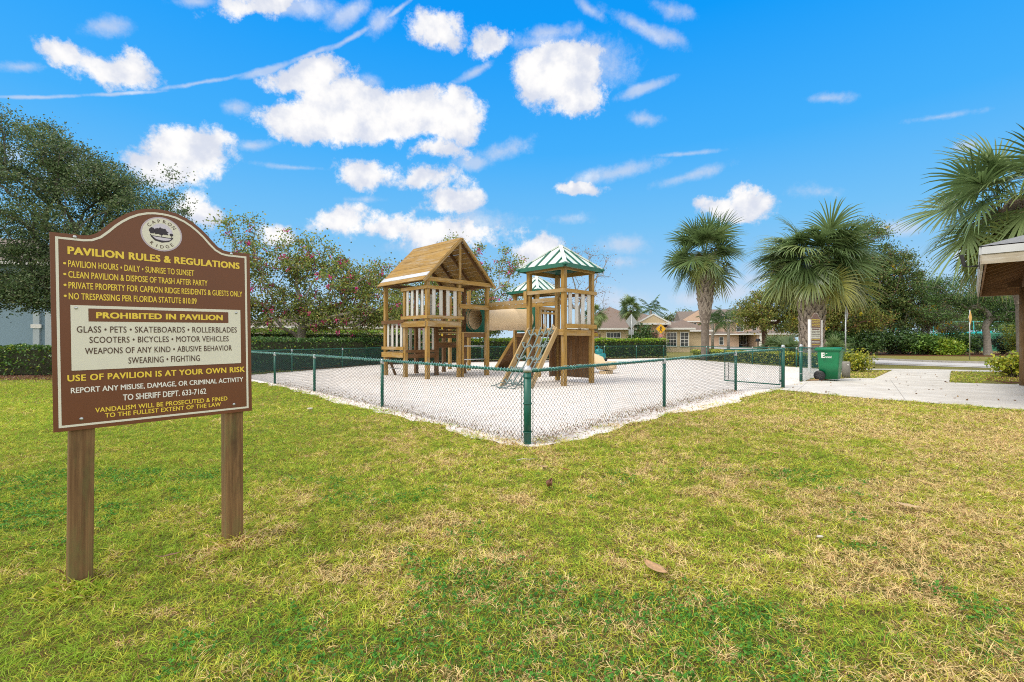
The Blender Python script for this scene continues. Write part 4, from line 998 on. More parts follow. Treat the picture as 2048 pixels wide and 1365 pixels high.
road_sign("traffic_sign", "bare grey back of a diamond road sign with a plate below, behind the clipped hedge", (9.65, 38, 0), R(180 + 28), 3.45, .86, [], None, (.55, .42, M_STEEL, None), back=M_STEEL)
road_sign("traffic_sign", "grey metal diamond road sign seen almost edge on above the wooden bollard", (16.5, 23.2, 0), R(64), 3.0, .62, [], None, back=M_STEEL)
road_sign("warning_sign", "yellow diamond road sign seen edge on at the kerb before the forked tree", (31.2, 32.0, 0), R(36), 3.4, .76, [], M_SYEL)

def small_rules_sign(label, loc, rz, h, w, white_post):
    t = thing("rules_sign", label, "sign")
    out = [(-w / 2, 0), (w / 2, 0), (w / 2, h * .84), (w * .36, h * .87), (w * .18, h * .98), (0, h), (-w * .18, h * .98), (-w * .36, h * .87), (-w / 2, h * .84)]
    z0 = 1.05
    bd = MB().prism(out, (0, 0, z0), (1, 0, 0), (0, 0, 1), (0, -1, 0), .012).build("board", M_SBROWN, t)
    def rect(x0, x1, za, zb, m, y=-.0135, par=bd, name="printed_line"):
        q = MB(); q.v = [Vector((x0, y, z0 + za)), Vector((x1, y, z0 + za)), Vector((x1, y, z0 + zb)), Vector((x0, y, z0 + zb))]; q.face([0, 1, 2, 3]); q.build(name, m, par)
    rect(-w * .43, w * .43, h * .24, h * .545, M_CREAM, name="white_panel"); rect(-w * .36, w * .36, h * .485, h * .53, M_SBROWN, -.015)
    o1 = inset(out, .02); o2 = inset(out, .032); b = MB(); n = len(o1); b.v = [Vector((x, -.0132, z0 + z)) for x, z in o1 + o2]
    for i in range(n): j = (i + 1) % n; b.face([i, j, n + j, n + i])
    b.build("border_line", M_CREAM, bd)
    # the small print is too far off to read: rows of short strokes
    g = random.Random(5)
    for zc, m, hh in [(.77, M_YELLOW, .032), (.73, M_YELLOW, .02), (.685, M_YELLOW, .02), (.64, M_YELLOW, .02), (.595, M_YELLOW, .02), (.44, M_SDARK, .018), (.395, M_SDARK, .018), (.35, M_SDARK, .018), (.30, M_SDARK, .018), (.195, M_YELLOW, .024), (.145, M_SWHITE, .018), (.105, M_SWHITE, .018), (.06, M_YELLOW, .016)]:
        q = MB(); x = -w * .4
        while x < w * .38:
            l = g.uniform(.02, .06); k = len(q.v); x1 = min(x + l, w * .4)
            q.v += [Vector((x, -.0155, z0 + h * zc)), Vector((x1, -.0155, z0 + h * zc)), Vector((x1, -.0155, z0 + h * (zc + hh))), Vector((x, -.0155, z0 + h * (zc + hh)))]; q.face([k, k + 1, k + 2, k + 3]); x = x1 + .012
        q.build("printed_line", m, bd)
    for x in (-w / 2 - .05, w / 2 + .05):
        MB().box((x, .0, (z0 + h * .82) / 2 - .05), (.09, .09, z0 + h * .82)).build("post", M_WHITE if white_post else M_POST, t)
    t.location = loc; t.rotation_euler = (0, 0, rz)
small_rules_sign("brown arched rules sign on white posts before the thick palm trunk, seen steeply side-on", (12.2, 18.9, 0), R(35), 1.38, .92, True)
small_rules_sign("small brown and yellow rules sign peeping out beside the timber tower above the clipped hedge", (6.75, 38.2, 0), R(10), 1.05, .62, False)

def pavilion():
    # hipped roof on posts; near corner N, long eave towards F, short eave towards the right
    Nn = Vector((8.45, 8.45, 0)); e1 = Vector((.700, .714, 0)).normalized(); e2 = Vector((e1.y, -e1.x, 0)); Lg, Wd = 8.8, 8.0
    t = thing("pavilion", "open timber pavilion with hipped roof and weathered fascia at the edge of the concrete path", "pavilion", (13.9, 12.6, 0))
    zb = 2.665; EH = .30
    def P_(a, b, z): return Nn + e1 * a + e2 * b + Vector((0, 0, z))
    M_FAS = wood("pavilion_fascia", (.50, .46, .38), (.40, .36, .29), (.26, .20, .13), grey=(.55, .54, .52), gfac=.8)
    M_RTOP = mat("roof_shingle", (.24, .25, .26), .85, vary=.4, vscale=20, bump=.5, bscale=60)
    M_TRIMW = mat("fascia_trim", (.55, .57, .60), .5, vary=.15, vscale=3)
    M_CEIL = wood("pavilion_ceiling", (.30, .165, .075), (.21, .11, .05), (.09, .045, .02), gfac=.05)
    zt = zb + EH + .02; hip = 4.0; rz_ = zt + hip * .36
    c = [P_(-.03, -.03, zt), P_(Lg + .03, -.03, zt), P_(Lg + .03, Wd + .03, zt), P_(-.03, Wd + .03, zt)]; r0 = P_(hip, Wd / 2, rz_); r1 = P_(Lg - hip, Wd / 2, rz_)
    b = MB(); b.v = c + [r0, r1]
    b.face([0, 3, 4]); b.face([3, 2, 5, 4]); b.face([2, 1, 5]); b.face([1, 0, 4, 5])
    roof = b.build("roof", M_RTOP, t)
    fa = MB(); tr = MB()
    for (A, B) in ((P_(0, 0, 0), P_(Lg, 0, 0)), (P_(0, 0, 0), P_(0, Wd, 0)), (P_(Lg, 0, 0), P_(Lg, Wd, 0)), (P_(0, Wd, 0), P_(Lg, Wd, 0))):
        fa.beam(A + Vector((0, 0, zb + .08)), B + Vector((0, 0, zb + .08)), .04, .17); tr.beam(A + Vector((0, 0, zb + .235)), B + Vector((0, 0, zb + .235)), .075, .13)
    il = MB()
    for (A, B) in ((P_(.05, .05, 0), P_(Lg - .05, .05, 0)), (P_(Lg - .05, .05, 0), P_(Lg - .05, Wd - .05, 0)), (P_(.05, Wd - .05, 0), P_(Lg - .05, Wd - .05, 0)), (P_(.05, .05, 0), P_(.05, Wd - .05, 0))): il.beam(A + Vector((0, 0, zb + .16)), B + Vector((0, 0, zb + .16)), .03, .31)
    il.build("inner_board", M_CEIL, roof)
    fa.build("fascia", M_FAS, roof); tr.build("fascia_trim", M_TRIMW, roof)
    # sloping board ceiling: planks run along the long side, following the four slopes
    k = .36
    for side in range(4):
        q = MB()
        if side in (0, 2): Le, dpt = Lg, Wd / 2
        else: Le, dpt = Wd, hip
        n = 22
        for i in range(n):
            w0, w1 = dpt * i / n, dpt * (i + 1) / n - .012
            f0, f1 = w0 * (hip if side in (0, 2) else Wd / 2) / dpt, w1 * (hip if side in (0, 2) else Wd / 2) / dpt
            def pt(along, inn):
                z = zb + .22 + inn * k
                if side == 0: return P_(along, inn, z)
                if side == 2: return P_(along, Wd - inn, z)
                if side == 1: return P_(inn, along, z)
                return P_(Lg - inn, along, z)
            b0 = len(q.v); q.v += [pt(f0, w0), pt(Le - f0, w0), pt(Le - f1, w1), pt(f1, w1)]
            o = random.uniform(0, 50); q.face([b0, b0 + 1, b0 + 2, b0 + 3], [(o, o), (o + Le, o), (o + Le, o + .2), (o, o + .2)])
        q.build("ceiling_boards", M_CEIL, roof)
    rf = MB()
    for i in range(1, 11):
        a = Lg * i / 11; dpt = min(Wd / 2, a, Lg - a)
        for sd_ in (0, 1):
            p0 = P_(a, .06 if not sd_ else Wd - .06, zb + .14); p1 = P_(a, dpt if not sd_ else Wd - dpt, zb + .14 + dpt * k)
            rf.beam(p0, p1, .05, .12)
    for i in range(1, 9):
        bq = Wd * i / 9; dpt = min(hip, bq, Wd - bq)
        for sd_ in (0, 1):
            p0 = P_(.06 if not sd_ else Lg - .06, bq, zb + .14); p1 = P_(dpt if not sd_ else Lg - dpt, bq, zb + .14 + dpt * k)
            rf.beam(p0, p1, .05, .12)
    rf.build("rafters", M_CEIL, roof)
    oa, ob_ = 1.08, .94
    for (A, B) in ((P_(oa, ob_, 0), P_(Lg - oa, ob_, 0)), (P_(oa, ob_, 0), P_(oa, Wd - ob_, 0)), (P_(Lg - oa, ob_, 0), P_(Lg - oa, Wd - ob_, 0)), (P_(oa, Wd - ob_, 0), P_(Lg - oa, Wd - ob_, 0))):
        d = (B - A).normalized(); MB().beam(A - d * .35 + Vector((0, 0, zb + .28)), B + d * .35 + Vector((0, 0, zb + .28)), .14, .29).build("ring_beam", M_WOODD, t, bevel=.01)
    M_PP = wood("pavilion_post", (.30, .18, .08), (.22, .13, .055), (.12, .07, .03), gfac=.3)
    for (a, bq) in ((Lg - oa, ob_), (Lg - oa, Wd - ob_), (oa, Wd - ob_)):
        p = P_(a, bq, 0)
        MB().tube([(p.x, p.y, 0), (p.x, p.y, zb + .14)], .115, 16).build("post", M_PP, t)
    slab = MB().poly([P_(-.3 + 1, .2 + .6, .018), P_(Lg - .5, .8, .018), P_(Lg - .5, Wd - .6, .018), P_(.7, Wd - .6, .018)][::-1]).build("floor_slab", M_CONC, t)
    # flood light on an arm under the long eave
    L = thing("flood_light", "small black flood light on an arm at the pavilion eave", "light", tuple(P_(1.15, 0, zb + .12)))
    a = P_(1.15, -.02, zb + .1)
    MB().box(a, (.09, .03, .12), e1, e2).build("mount", M_BLACK, L)
    MB().tube([a, a - e2 * .16, a - e2 * .22 + Vector((0, 0, .02))], .013, 8).build("arm", M_BLACK, L)
    MB().box(a - e2 * .24 + Vector((0, 0, .13)), (.13, .06, .24), e1, e2 + Vector((0, 0, .2)), Vector((0, 0, 1)) - e2 * .2).build("lamp_head", M_BLACK, L, bevel=.01)
pavilion()

# ---- things lying about
def fallen_leaf(label, x, y, ln, wd, rz, curl, col, name="fallen_leaf", tilt=0):
    g = MB(); n = 10
    for i in range(n + 1):
        u = i / n; w = wd * math.sin(PI * min(1, .04 + u * .96)) ** .75 * (1 - .25 * u)
        z = curl * (u - .5) ** 2 * 4 * ln * .5
        for s in (-1, -.5, 0, .5, 1): g.v.append(Vector(((u - .5) * ln, s * w / 2, z + abs(s) * curl * wd * .8 + .002 * math.sin(9 * u + s * 3))))
    for i in range(n):
        for k in range(4): g.face([i * 5 + k, (i + 1) * 5 + k, (i + 1) * 5 + k + 1, i * 5 + k + 1], None, True)
    g.tube([(-ln * .5, 0, curl * ln * .5), (-ln * .62, .01, curl * ln * .5 + .008)], .0025, 5)
    m = mat("dry_leaf_" + str(len(MATS)), col, .75, vary=.45, vscale=40, bump=.3, bscale=90)
    o = g.build(name, m); sol = o.modifiers.new("thickness", 'SOLIDIFY'); sol.thickness = .0015
    o.location = (x, y, .052); o.rotation_euler = (tilt, .1, rz)
    tag(o, label, "leaf"); return o
def at0(px, py, z=.03):
    d = 940 * (CAMZ - z) / (py - 682.5); return (px - 1024) / 940 * d, d
x, y = at0(1312, 1146); fallen_leaf("broad dry tan leaf lying on the grass, largest of the fallen leaves", x, y, .14, .085, R(-52), .12, (.52, .32, .16))
x, y = at0(1817, 1018); fallen_leaf("pale tan dry leaf lying flat on the grass to the right of the broad one", x, y, .15, .09, R(-20), .08, (.60, .42, .22))
x, y = at0(1095, 978); fallen_leaf("curled brown leaf standing on edge in the grass below the corner fence post", x, y, .16, .07, R(80), .5, (.24, .11, .06), tilt=.5)
x, y = at0(1131, 944); fallen_leaf("small reddish brown leaf on the grass near the corner fence post", x, y, .085, .035, R(5), .15, (.30, .09, .03))
x, y = at0(1087, 939); fallen_leaf("small buff leaf on the grass beside the reddish one", x, y, .085, .04, R(-15), .2, (.52, .34, .19))
x, y = at0(340, 1118); fallen_leaf("narrow brown dry leaf on the grass between the notice board posts", x, y, .11, .022, R(55), .1, (.33, .19, .11))
x, y = at0(1552, 911); fallen_leaf("tan leaf on the grass to the right of the corner fence post", x, y, .10, .045, R(0), .15, (.55, .33, .14))
x, y = at0(1050, 921)
o = MB().tube([(x - .09, y - .02, .035), (x - .02, y + .005, .045), (x + .05, y - .005, .04), (x + .10, y + .02, .045)], [.004, .005, .004, .003], 6).build("twig", mat("bleached_twig", (.50, .46, .40), .8, vary=.3, vscale=20))
tag(o, "bleached grey twig lying in the grass below the corner fence post", "twig")
o = MB().tube([(9.4, 14.95, .03), (9.75, 15.0, .04), (10.0, 15.1, .045), (10.25, 15.3, .04)], [.02, .03, .035, .025], 8).build("dead_frond", mat("dead_frond_tan", (.45, .28, .14), .8, vary=.4, vscale=14))
tag(o, "dry tan palm frond stalk lying at the foot of the fence by the wheeled bin", "palm stalk")

for lab, px, py, sz in (("small white stone lying in the grass, right half of the lawn", 1640, 1072, .018), ("pale stone fragment in the grass left of the corner fence post", 620, 818, .045)):
    x, y = at0(px, py); g = random.Random(px); m_ = MB(); n = 12
    for (r_, z) in ((.8, 0), (1, .3), (.8, .55), (.35, .68)):
        for k in range(n): a = 2 * PI * k / n; j = g.uniform(.8, 1.15); m_.v.append(Vector((x + math.cos(a) * sz * 1.3 * r_ * j, y + math.sin(a) * sz * .7 * r_ * j, .02 + z * sz * g.uniform(.9, 1.1))))
    for i in range(3):
        for k in range(n): m_.face([i * n + k, i * n + (k + 1) % n, (i + 1) * n + (k + 1) % n, (i + 1) * n + k], None, True)
    m_.face([3 * n + k for k in range(n)])
    tag(m_.build("stone", mat("pale_stone", (.62, .58, .52), .85, vary=.3, vscale=20)), lab, "stone")
# ================================================================== houses and far things
M_STUC = mat("tan_stucco", (.62, .50, .33), .85, vary=.08, vscale=.6)
M_STUCP = mat("pink_tan_stucco", (.60, .43, .33), .85, vary=.08, vscale=.6)
M_STUCB = mat("blue_grey_stucco", (.22, .33, .42), .85, vary=.08, vscale=.6)
M_STUCW = mat("cream_stucco", (.62, .58, .50), .85, vary=.08, vscale=.6)
M_ROOFB = mat("brown_shingle_roof", (.22, .165, .135), .9, base2=(.15, .115, .095), vscale=5, bump=.6, bscale=25)
M_ROOFG = mat("grey_brown_shingle_roof", (.20, .165, .145), .9, base2=(.14, .115, .10), vscale=5, bump=.6, bscale=25)
M_GLASS = mat("dark_window_glass", (.03, .04, .05), .12, spec=.8, vary=.3, vscale=.8)
M_DOORD = mat("dark_door", (.025, .022, .02), .5, vary=.2)
M_GAR = mat("sage_garage_door", (.28, .32, .20), .6, vary=.06)
class House:
    """plan axes: x along the front, y back; everything local, then the root is turned and moved"""
    def __init__(s, label): s.t = thing("house", label, "house")
    def wall(s, x0, x1, y0, y1, z0, z1, m):
        s.w = MB().box(((x0 + x1) / 2, (y0 + y1) / 2, (z0 + z1) / 2), (x1 - x0, y1 - y0, z1 - z0)).build("wall", m, s.t); return s.w
    def hip(s, x0, x1, y0, y1, z, pitch, m, over=.45, gable=False):
        x0 -= over; x1 += over; y0 -= over; y1 += over; w, d = x1 - x0, y1 - y0
        b = MB(); h = min(w, d) / 2
        if w >= d: r0, r1 = Vector((x0 + (0 if gable else h), (y0 + y1) / 2, z + h * pitch)), Vector((x1 - (0 if gable else h), (y0 + y1) / 2, z + h * pitch))
        else: r0, r1 = Vector(((x0 + x1) / 2, y0 + (0 if gable else h), z + h * pitch)), Vector(((x0 + x1) / 2, y1 - (0 if gable else h), z + h * pitch))
        b.v = [Vector((x0, y0, z)), Vector((x1, y0, z)), Vector((x1, y1, z)), Vector((x0, y1, z)), r0, r1]
        if w >= d: fs = ([0, 1, 5, 4], [1, 2, 5], [2, 3, 4, 5], [3, 0, 4])
        else: fs = ([0, 1, 4], [1, 2, 5, 4], [2, 3, 5], [3, 0, 4, 5])
        for f in fs: b.face(f)
        b.face([3, 2, 1, 0])
        r = b.build("roof", m, s.t)
        q = MB(); hh = .2
        q.box(((x0 + x1) / 2, y0 - .03, z - .05), (w + .1, .06, hh)).box(((x0 + x1) / 2, y1 + .03, z - .05), (w + .1, .06, hh)).box((x0 - .03, (y0 + y1) / 2, z - .05), (.06, d, hh)).box((x1 + .03, (y0 + y1) / 2, z - .05), (.06, d, hh))
        q.build("eave_board", M_WHITE, r); return r
    def window(s, x, y, z, w, h, nx=2, nz=2):
        f = MB(); t_ = .09
        f.box((x, y - .03, z + h / 2 + t_ / 2), (w + 2 * t_, .08, t_)).box((x, y - .03, z - h / 2 - t_ / 2), (w + 2 * t_, .1, t_)).box((x - w / 2 - t_ / 2, y - .03, z), (t_, .08, h)).box((x + w / 2 + t_ / 2, y - .03, z), (t_, .08, h))
        for i in range(1, nx): f.box((x - w / 2 + w * i / nx, y - .025, z), (.04, .05, h))
        for i in range(1, nz): f.box((x, y - .022, z - h / 2 + h * i / nz), (w, .05, .04 if i != nz // 2 else .07))
        o = f.build("window_frame", M_WHITE, s.t)
        MB().box((x, y - .005, z), (w, .03, h)).build("pane", M_GLASS, o)
    def door(s, x, y, w, h, m=M_DOORD, name="door"):
        MB().box((x, y - .01, h / 2), (w, .06, h)).build(name, m, s.t)
    def place(s, x, y, rz): s.t.location = (x, y, 0); s.t.rotation_euler = (0, 0, rz)
# tan bungalow behind the clipped hedge
h = House("tan bungalow with brown hipped roof behind the clipped hedge and road signs")
h.wall(-5, 6.6, 0, 9, 0, 2.65, M_STUC); h.hip(-5, 6.6, 0, 9, 2.72, .40, M_ROOFB)
h.wall(-9, -5, 1.2, 9, 0, 2.65, M_STUC); h.hip(-6.8, 3.4, 1.2, 12.5, 2.74, .53, M_ROOFB)
h.wall(6.6, 10.2, 5.5, 12, 0, 2.55, M_STUC); h.hip(5.4, 10.2, 5.5, 13, 2.60, .5, M_ROOFB)
h.wall(1.0, 3.6, -.9, 0, 0, 3.3, M_STUC)
h.hip(.7, 3.9, -1.2, 2.4, 3.25, .55, M_ROOFB, .25, gable=True)
gb = MB().prism([(.55, 0), (4.05, 0), (2.3, .95)], (0, -1.44, 3.28), (1, 0, 0), (0, 0, 1), (0, -1, 0), .04).build("gable", M_STUC, h.t)
for a, b in (((.45, 3.26), (2.3, 4.27)), ((4.15, 3.26), (2.3, 4.27))): MB().beam((a[0], -1.5, a[1]), (b[0], -1.5, b[1]), .05, .16).build("barge_board", M_WHITE, gb)
h.window(-1.9, 0, 1.45, 1.5, 1.5, 4, 3); h.door(-3.9, -.02, 1.0, 2.1); h.window(.55, -.02, 1.5, .7, 1.5, 2, 3); h.window(4.6, 0, 1.45, 1.0, 1.5, 3, 4); h.window(6.0, 0, 1.45, .8, 1.5, 2, 4); h.door(2.3, -.92, 1.1, 2.2)
pp = MB()
for x, z0, z1 in ((7.6, .2, 1.7), (7.9, .3, 1.3), (9.6, 0, 2.5)): pp.tube([(x, 5.42, z0), (x, 5.42, z1)], .05, 6)
pp.build("downpipe", M_WHITE, h.t)
h.place(13.6, 54, R(-6))
# two storey house
h = House("pink-tan two storey house with grey-brown roof and sage garage door")
h.wall(-9.5, 9, 2.5, 12, 0, 5.4, M_STUCP); h.hip(-9.5, 9, 2.5, 12, 5.46, .52, M_ROOFG)
h.wall(-9.5, -3.0, 1.6, 2.5, 0, 5.3, M_STUCP); h.hip(-9.5, -3.0, 1.6, 8, 5.40, .62, M_ROOFG, .4, gable=True)
MB().prism([(-9.9, 0), (-2.6, 0), (-6.25, 2.2)], (0, 1.18, 5.42), (1, 0, 0), (0, 0, 1), (0, -1, 0), .04).build("gable", M_STUCP, h.t)
h.wall(-9.5, 1.2, 0, 2.5, 0, 2.6, M_STUCP); h.hip(-14, 1.2, -.4, 4.4, 2.66, .2, M_ROOFG, .4)
h.wall(3.6, 10.4, -3, 2.5, 0, 2.6, M_STUCP); h.hip(1.2, 10.4, -3, 5.4, 2.66, .2, M_ROOFG, .45)
h.door(7.4, -3.02, 5.0, 2.15, M_GAR, "garage_door"); h.door(-10.8, 1.55, 4, 2.2, M_GAR, "garage_door"); h.wall(-14, -9.5, 1.6, 10, 0, 2.6, M_STUCP)
h.window(-7.2, 1.6, 4.15, 1.0, 1.7, 2, 4); h.window(-3.4, 2.5, 4.3, .8, 1.2, 2, 2); h.window(2.2, 2.5, 4.0, 1.2, 1.5, 2, 2); h.window(5.0, 2.5, 4.0, .8, 1.3, 2, 3); h.window(7.6, 2.5, 4.4, 1.7, 1.4, 2, 2)
h.window(-2.2, 0, 1.3, .7, 1.5, 1, 2); h.window(2.6, 1.9, 1.5, 1.1, 1.7, 2, 2); h.door(1.8, 1.9, 1.2, 2.4)
MB().box((4.1, -3.2, 1.3), (.35, .3, 2.6)).build("porch_column", M_WHITE, h.t)
h.place(44.6, 95, R(-8))
# blue-grey house at the far left, and pale houses behind the blossom trees
h = House("blue-grey house with pale corner pilasters behind the left hedge")
h.wall(-14, 0, 0, 9, 0, 5.8, M_STUCB); h.hip(-14, 0, 0, 9, 5.85, .45, M_ROOFG)
pl = mat("pale_blue_trim", (.42, .50, .56), .7, vary=.08)
for x in (-1.5, -.9, -.3): MB().box((x + .1, -.06, 1.5), (.32, .12, 3.0)).build("pilaster", pl, h.t)
for x in (-1.4, -.2): MB().box((x, -.1, 2.15), (.5, .1, .22)).build("band", M_WHITE, h.t)
h.wall(0, 5, 2.5, 9, 0, 2.7, M_STUCB); h.hip(0, 5, 2.5, 9, 2.75, .4, M_ROOFG)
h.place(-26.6, 28, R(12))
h = House("cream house with dark garage seen through the pink blossom tree")
h.wall(-10, 12, 0, 9, 0, 2.6, M_STUCW); h.hip(-10, 12, 0, 9, 2.66, .42, M_ROOFG); h.door(-5.5, -.02, 4.4, 2.2, M_DOORD, "garage_door"); h.window(1, 0, 1.5, 1.6, 1.3, 2, 2); h.window(7, 0, 1.5, 1.2, 1.3, 2, 2)
h.place(-16, 46, R(4))

def car(label, loc, rz, paint):
    t = thing("parked_car", label, "car")
    L, Wd = 4.4, .88
    prof = [(-2.15, .35), (-2.2, .62), (-2.05, .85), (-1.55, .95), (-1.05, 1.38), (-.55, 1.46), (.45, 1.42), (1.15, 1.0), (1.95, .86), (2.18, .66), (2.2, .36)]
    b = MB(); n = len(prof)
    for (yy, k) in ((-Wd, 0), (-Wd * .98, 1), (Wd * .98, 1), (Wd, 0)):
        for (x, z) in prof:
            f = .80 if (z > 1.1) else 1.0
            b.v.append(Vector((x, yy * f, z if k else z - .02)))
    for i in range(3):
        for k in range(n): b.face([i * n + k, (i + 1) * n + k, (i + 1) * n + (k + 1) % n, i * n + (k + 1) % n], None, k < n - 1)
    b.face(list(range(n))); b.face([3 * n + k for k in range(n)][::-1])
    body = b.build("body", paint, t)
    for s in (-1, 1):
        g = MB(); g.v = [Vector((x, s * (Wd * .80 + .012 if z > 1.1 else Wd * .955), z)) for x, z in ((-1.45, 1.0), (-.98, 1.33), (-.55, 1.39), (.42, 1.35), (.98, 1.02))]; g.face([0, 1, 2, 3, 4]); g.build("side_window", M_GLASS, t)
        for x in (-1.35, 1.35):
            w = MB().lathe([(0, -.1), (.30, -.1), (.33, -.05), (.33, .05), (.30, .1), (0, .1)], (x, s * .80, .33), 20, axis=(0, 1, 0)).build("wheel", M_BLACK, t)
            MB().lathe([(0, -.012), (.2, -.012), (.2, 0), (0, .012)], (x, s * .905, .33), 16, axis=(0, s, 0)).build("rim", M_GALV, w)
        MB().box((2.17, s * .6, .68), (.06, .35, .14)).build("headlight", M_WHITE, t); MB().box((-2.16, s * .65, .74), (.06, .3, .14)).build("tail_light", M_SRED, t)
    for (x0, z0, x1, z1) in ((.50, 1.40, 1.12, 1.03), (-1.08, 1.35, -1.52, .99)):
        g = MB(); o = .02 if x0 > 0 else -.02; g.v = [Vector((x0 + o, -.62, z0 + .02)), Vector((x0 + o, .62, z0 + .02)), Vector((x1 + o, .74, z1 + .02)), Vector((x1 + o, -.74, z1 + .02))]; g.face([0, 1, 2, 3]); g.build("windscreen", M_GLASS, t)
    t.location = loc; t.rotation_euler = (0, 0, rz)
car("silver-blue car parked beyond the clipped hedge, glimpsed beneath the crawl tube", (-1.1, 40, 0), R(8), mat("silver_blue_paint", (.30, .36, .46), .25, metal=.4, vary=.05))
car("white car parked by the two storey house behind the palm trunk", (31.2, 80, 0), R(70), mat("white_car_paint", (.78, .78, .78), .25, vary=.03))
def mailbox():
    t = thing("mailbox", "black mailbox on a post beside the sage garage door", "mailbox", (33.5, 64, 0))
    MB().box((33.5, 64, .65), (.12, .12, 1.3)).build("post", M_BLACK, t); MB().prism([(-.16, 0), (.16, 0), (.16, .18), (.08, .3), (-.08, .3), (-.16, .18)], (33.5, 63.7, 1.3), (1, 0, 0), (0, 0, 1), (0, 1, 0), .6).build("box", M_BLACK, t); MB().box((33.5, 64, 1.25), (.9, .1, .1)).build("cross_arm", M_BLACK, t)
mailbox()
# tennis court screen far right
def court_fence():
    t = thing("court_fence", "tall green windscreen fence of a court beyond the forked tree", "fence", (55, 56, 0))
    A, B = Vector((49.0, 60, 0)), Vector((78, 44, 0)); d = (B - A).normalized(); L = (B - A).length
    m = mat("green_windscreen", (.03, .20, .12), .8, vary=.3, vscale=1.2)
    MB().beam(A + Vector((0, 0, 1.15)), B + Vector((0, 0, 1.15)), .03, 2.1).build("windscreen", m, t)
    chain_link((A.x, A.y), (B.x, B.y), 2.2, 2.2, 3.6, 3.6, "wire_mesh", t, M_WIREB, .25, .008)
    for z in (2.2, 3.6): MB().tube([A + Vector((0, 0, z)), B + Vector((0, 0, z))], .035, 6).build("rail", mat("court_rail", (.12, .42, .42), .5), t)
    for k in range(10): p = A + d * (L * k / 9); MB().tube([p, p + Vector((0, 0, 3.7))], .05, 8).build("post", mat("court_post", (.01, .35, .36), .5), t)
    t2 = thing("shade_canopy", "turquoise shade canopy by the court behind the trees", "canopy", (50.5, 53.5, 0))
    MB().prism([(-2.6, 0), (2.6, .45), (2.5, .62), (-.6, .42), (-2.6, .18)], (50.5, 53.5, 1.75), d, (0, 0, 1), (d.y, -d.x, 0), 1.6).build("fabric", mat("turquoise_fabric", (.02, .55, .60), .6), t2)
    for s in (-2.2, 2.2): p = Vector((50.5, 53.2, 0)) + d * s; MB().tube([p, p + Vector((0, 0, 1.9))], .05, 8).build("pole", M_GALV, t2)
court_fence()
# ================================================================== trees, palms, hedges and shrubs
def leaf_quads(C, ln, wd, col, up=.35, rng=RNG, fold=.0):
    """rhombic leaves at points C (n,3); sizes scalar or (n,)"""
    n = len(C); d = rng.normal(size=(n, 3)); d /= np.linalg.norm(d, axis=1)[:, None]
    nn = rng.normal(size=(n, 3)); nn[:, 2] += up * 3; s = np.cross(d, nn); s /= np.linalg.norm(s, axis=1)[:, None] + 1e-9
    ln = (np.broadcast_to(ln, (n,)) * rng.uniform(.7, 1.25, n))[:, None]; wd = (np.broadcast_to(wd, (n,)) * rng.uniform(.75, 1.2, n))[:, None]
    V = np.stack([C - d * ln / 2, C + s * wd / 2, C + d * ln / 2, C - s * wd / 2], 1).reshape(-1, 3)
    F = np.arange(4 * n).reshape(n, 4)
    return V, F, np.repeat(col, 4, axis=0)
def palette(n, cols, wts, rng=RNG, jit=.18):
    cols = np.array(cols, float); w = np.array(wts, float); w /= w.sum()
    c = cols[rng.choice(len(cols), n, p=w)] * 1.22
    return np.clip(c * rng.uniform(1 - jit, 1 + jit, (n, 1)) * rng.uniform(.93, 1.07, (n, 3)), 0, 1)
def skeleton(base, trunk, clumps, r0, rng, tube_min=.006, wander=.10):
    """joins clump centres to a trunk polyline, thick limbs first; returns MB and the twig directions"""
    nodes = [np.array(p, float) for p in trunk]; par = list(range(-1, len(trunk) - 1)); pl = [0.0]
    for i in range(1, len(nodes)): pl.append(pl[-1] + np.linalg.norm(nodes[i] - nodes[i - 1]))
    top = nodes[-1]; order = np.argsort(np.linalg.norm(clumps - top, axis=1))
    k0 = max(1, len(trunk) // 2); tips = []
    for c in clumps[order]:
        A = np.array(nodes[k0:]); dd = np.linalg.norm(A - c, axis=1) + .32 * np.array(pl[k0:]) + .25 * np.maximum(0, A[:, 2] - c[2])
        j = int(np.argmin(dd)) + k0; p = nodes[j]; L = np.linalg.norm(c - p); m = max(1, int(L / .45)); last = j
        for q in range(1, m + 1):
            u = q / m; pt = p + (c - p) * u + (rng.normal(size=3) * wander * L * .35 * math.sin(PI * u) if q < m else 0); pt = np.array(pt); pt[2] += .10 * L * math.sin(PI * u)
            nodes.append(pt); par.append(last); pl.append(pl[last] + np.linalg.norm(pt - nodes[last])); last = len(nodes) - 1
        tips.append(last)
    cnt = np.zeros(len(nodes))
    for tp in tips:
        q = tp
        while q >= 0: cnt[q] += 1; q = par[q]
    mx = cnt.max(); rad = np.maximum(tube_min, r0 * (np.maximum(cnt, 1) / mx) ** .52)
    for i in range(len(trunk)): rad[i] = r0 * (1.25 if i == 0 else 1.0 - .12 * i / len(trunk))
    kids = {}
    for i, p in enumerate(par):
        if p >= 0: kids.setdefault(p, []).append(i)
    b = MB(); done = set()
    stack = [0]
    starts = [(None, 0)]
    while starts:
        pr, s = starts.pop(); path = ([pr] if pr is not None else []) + [s]; q = s
        while q in kids:
            ks = sorted(kids[q], key=lambda z: -cnt[z])
            for z in ks[1:]: starts.append((q, z))
            q = ks[0]; path.append(q)
        if len(path) > 1:
            rr = [rad[z] for z in path]
            if pr is not None: rr[0] = min(rr[0], rr[1] * 1.25)
            b.tube([Vector(nodes[z]) for z in path], rr, 8 if max(rr) > .06 else 5, cap=False)
    return b
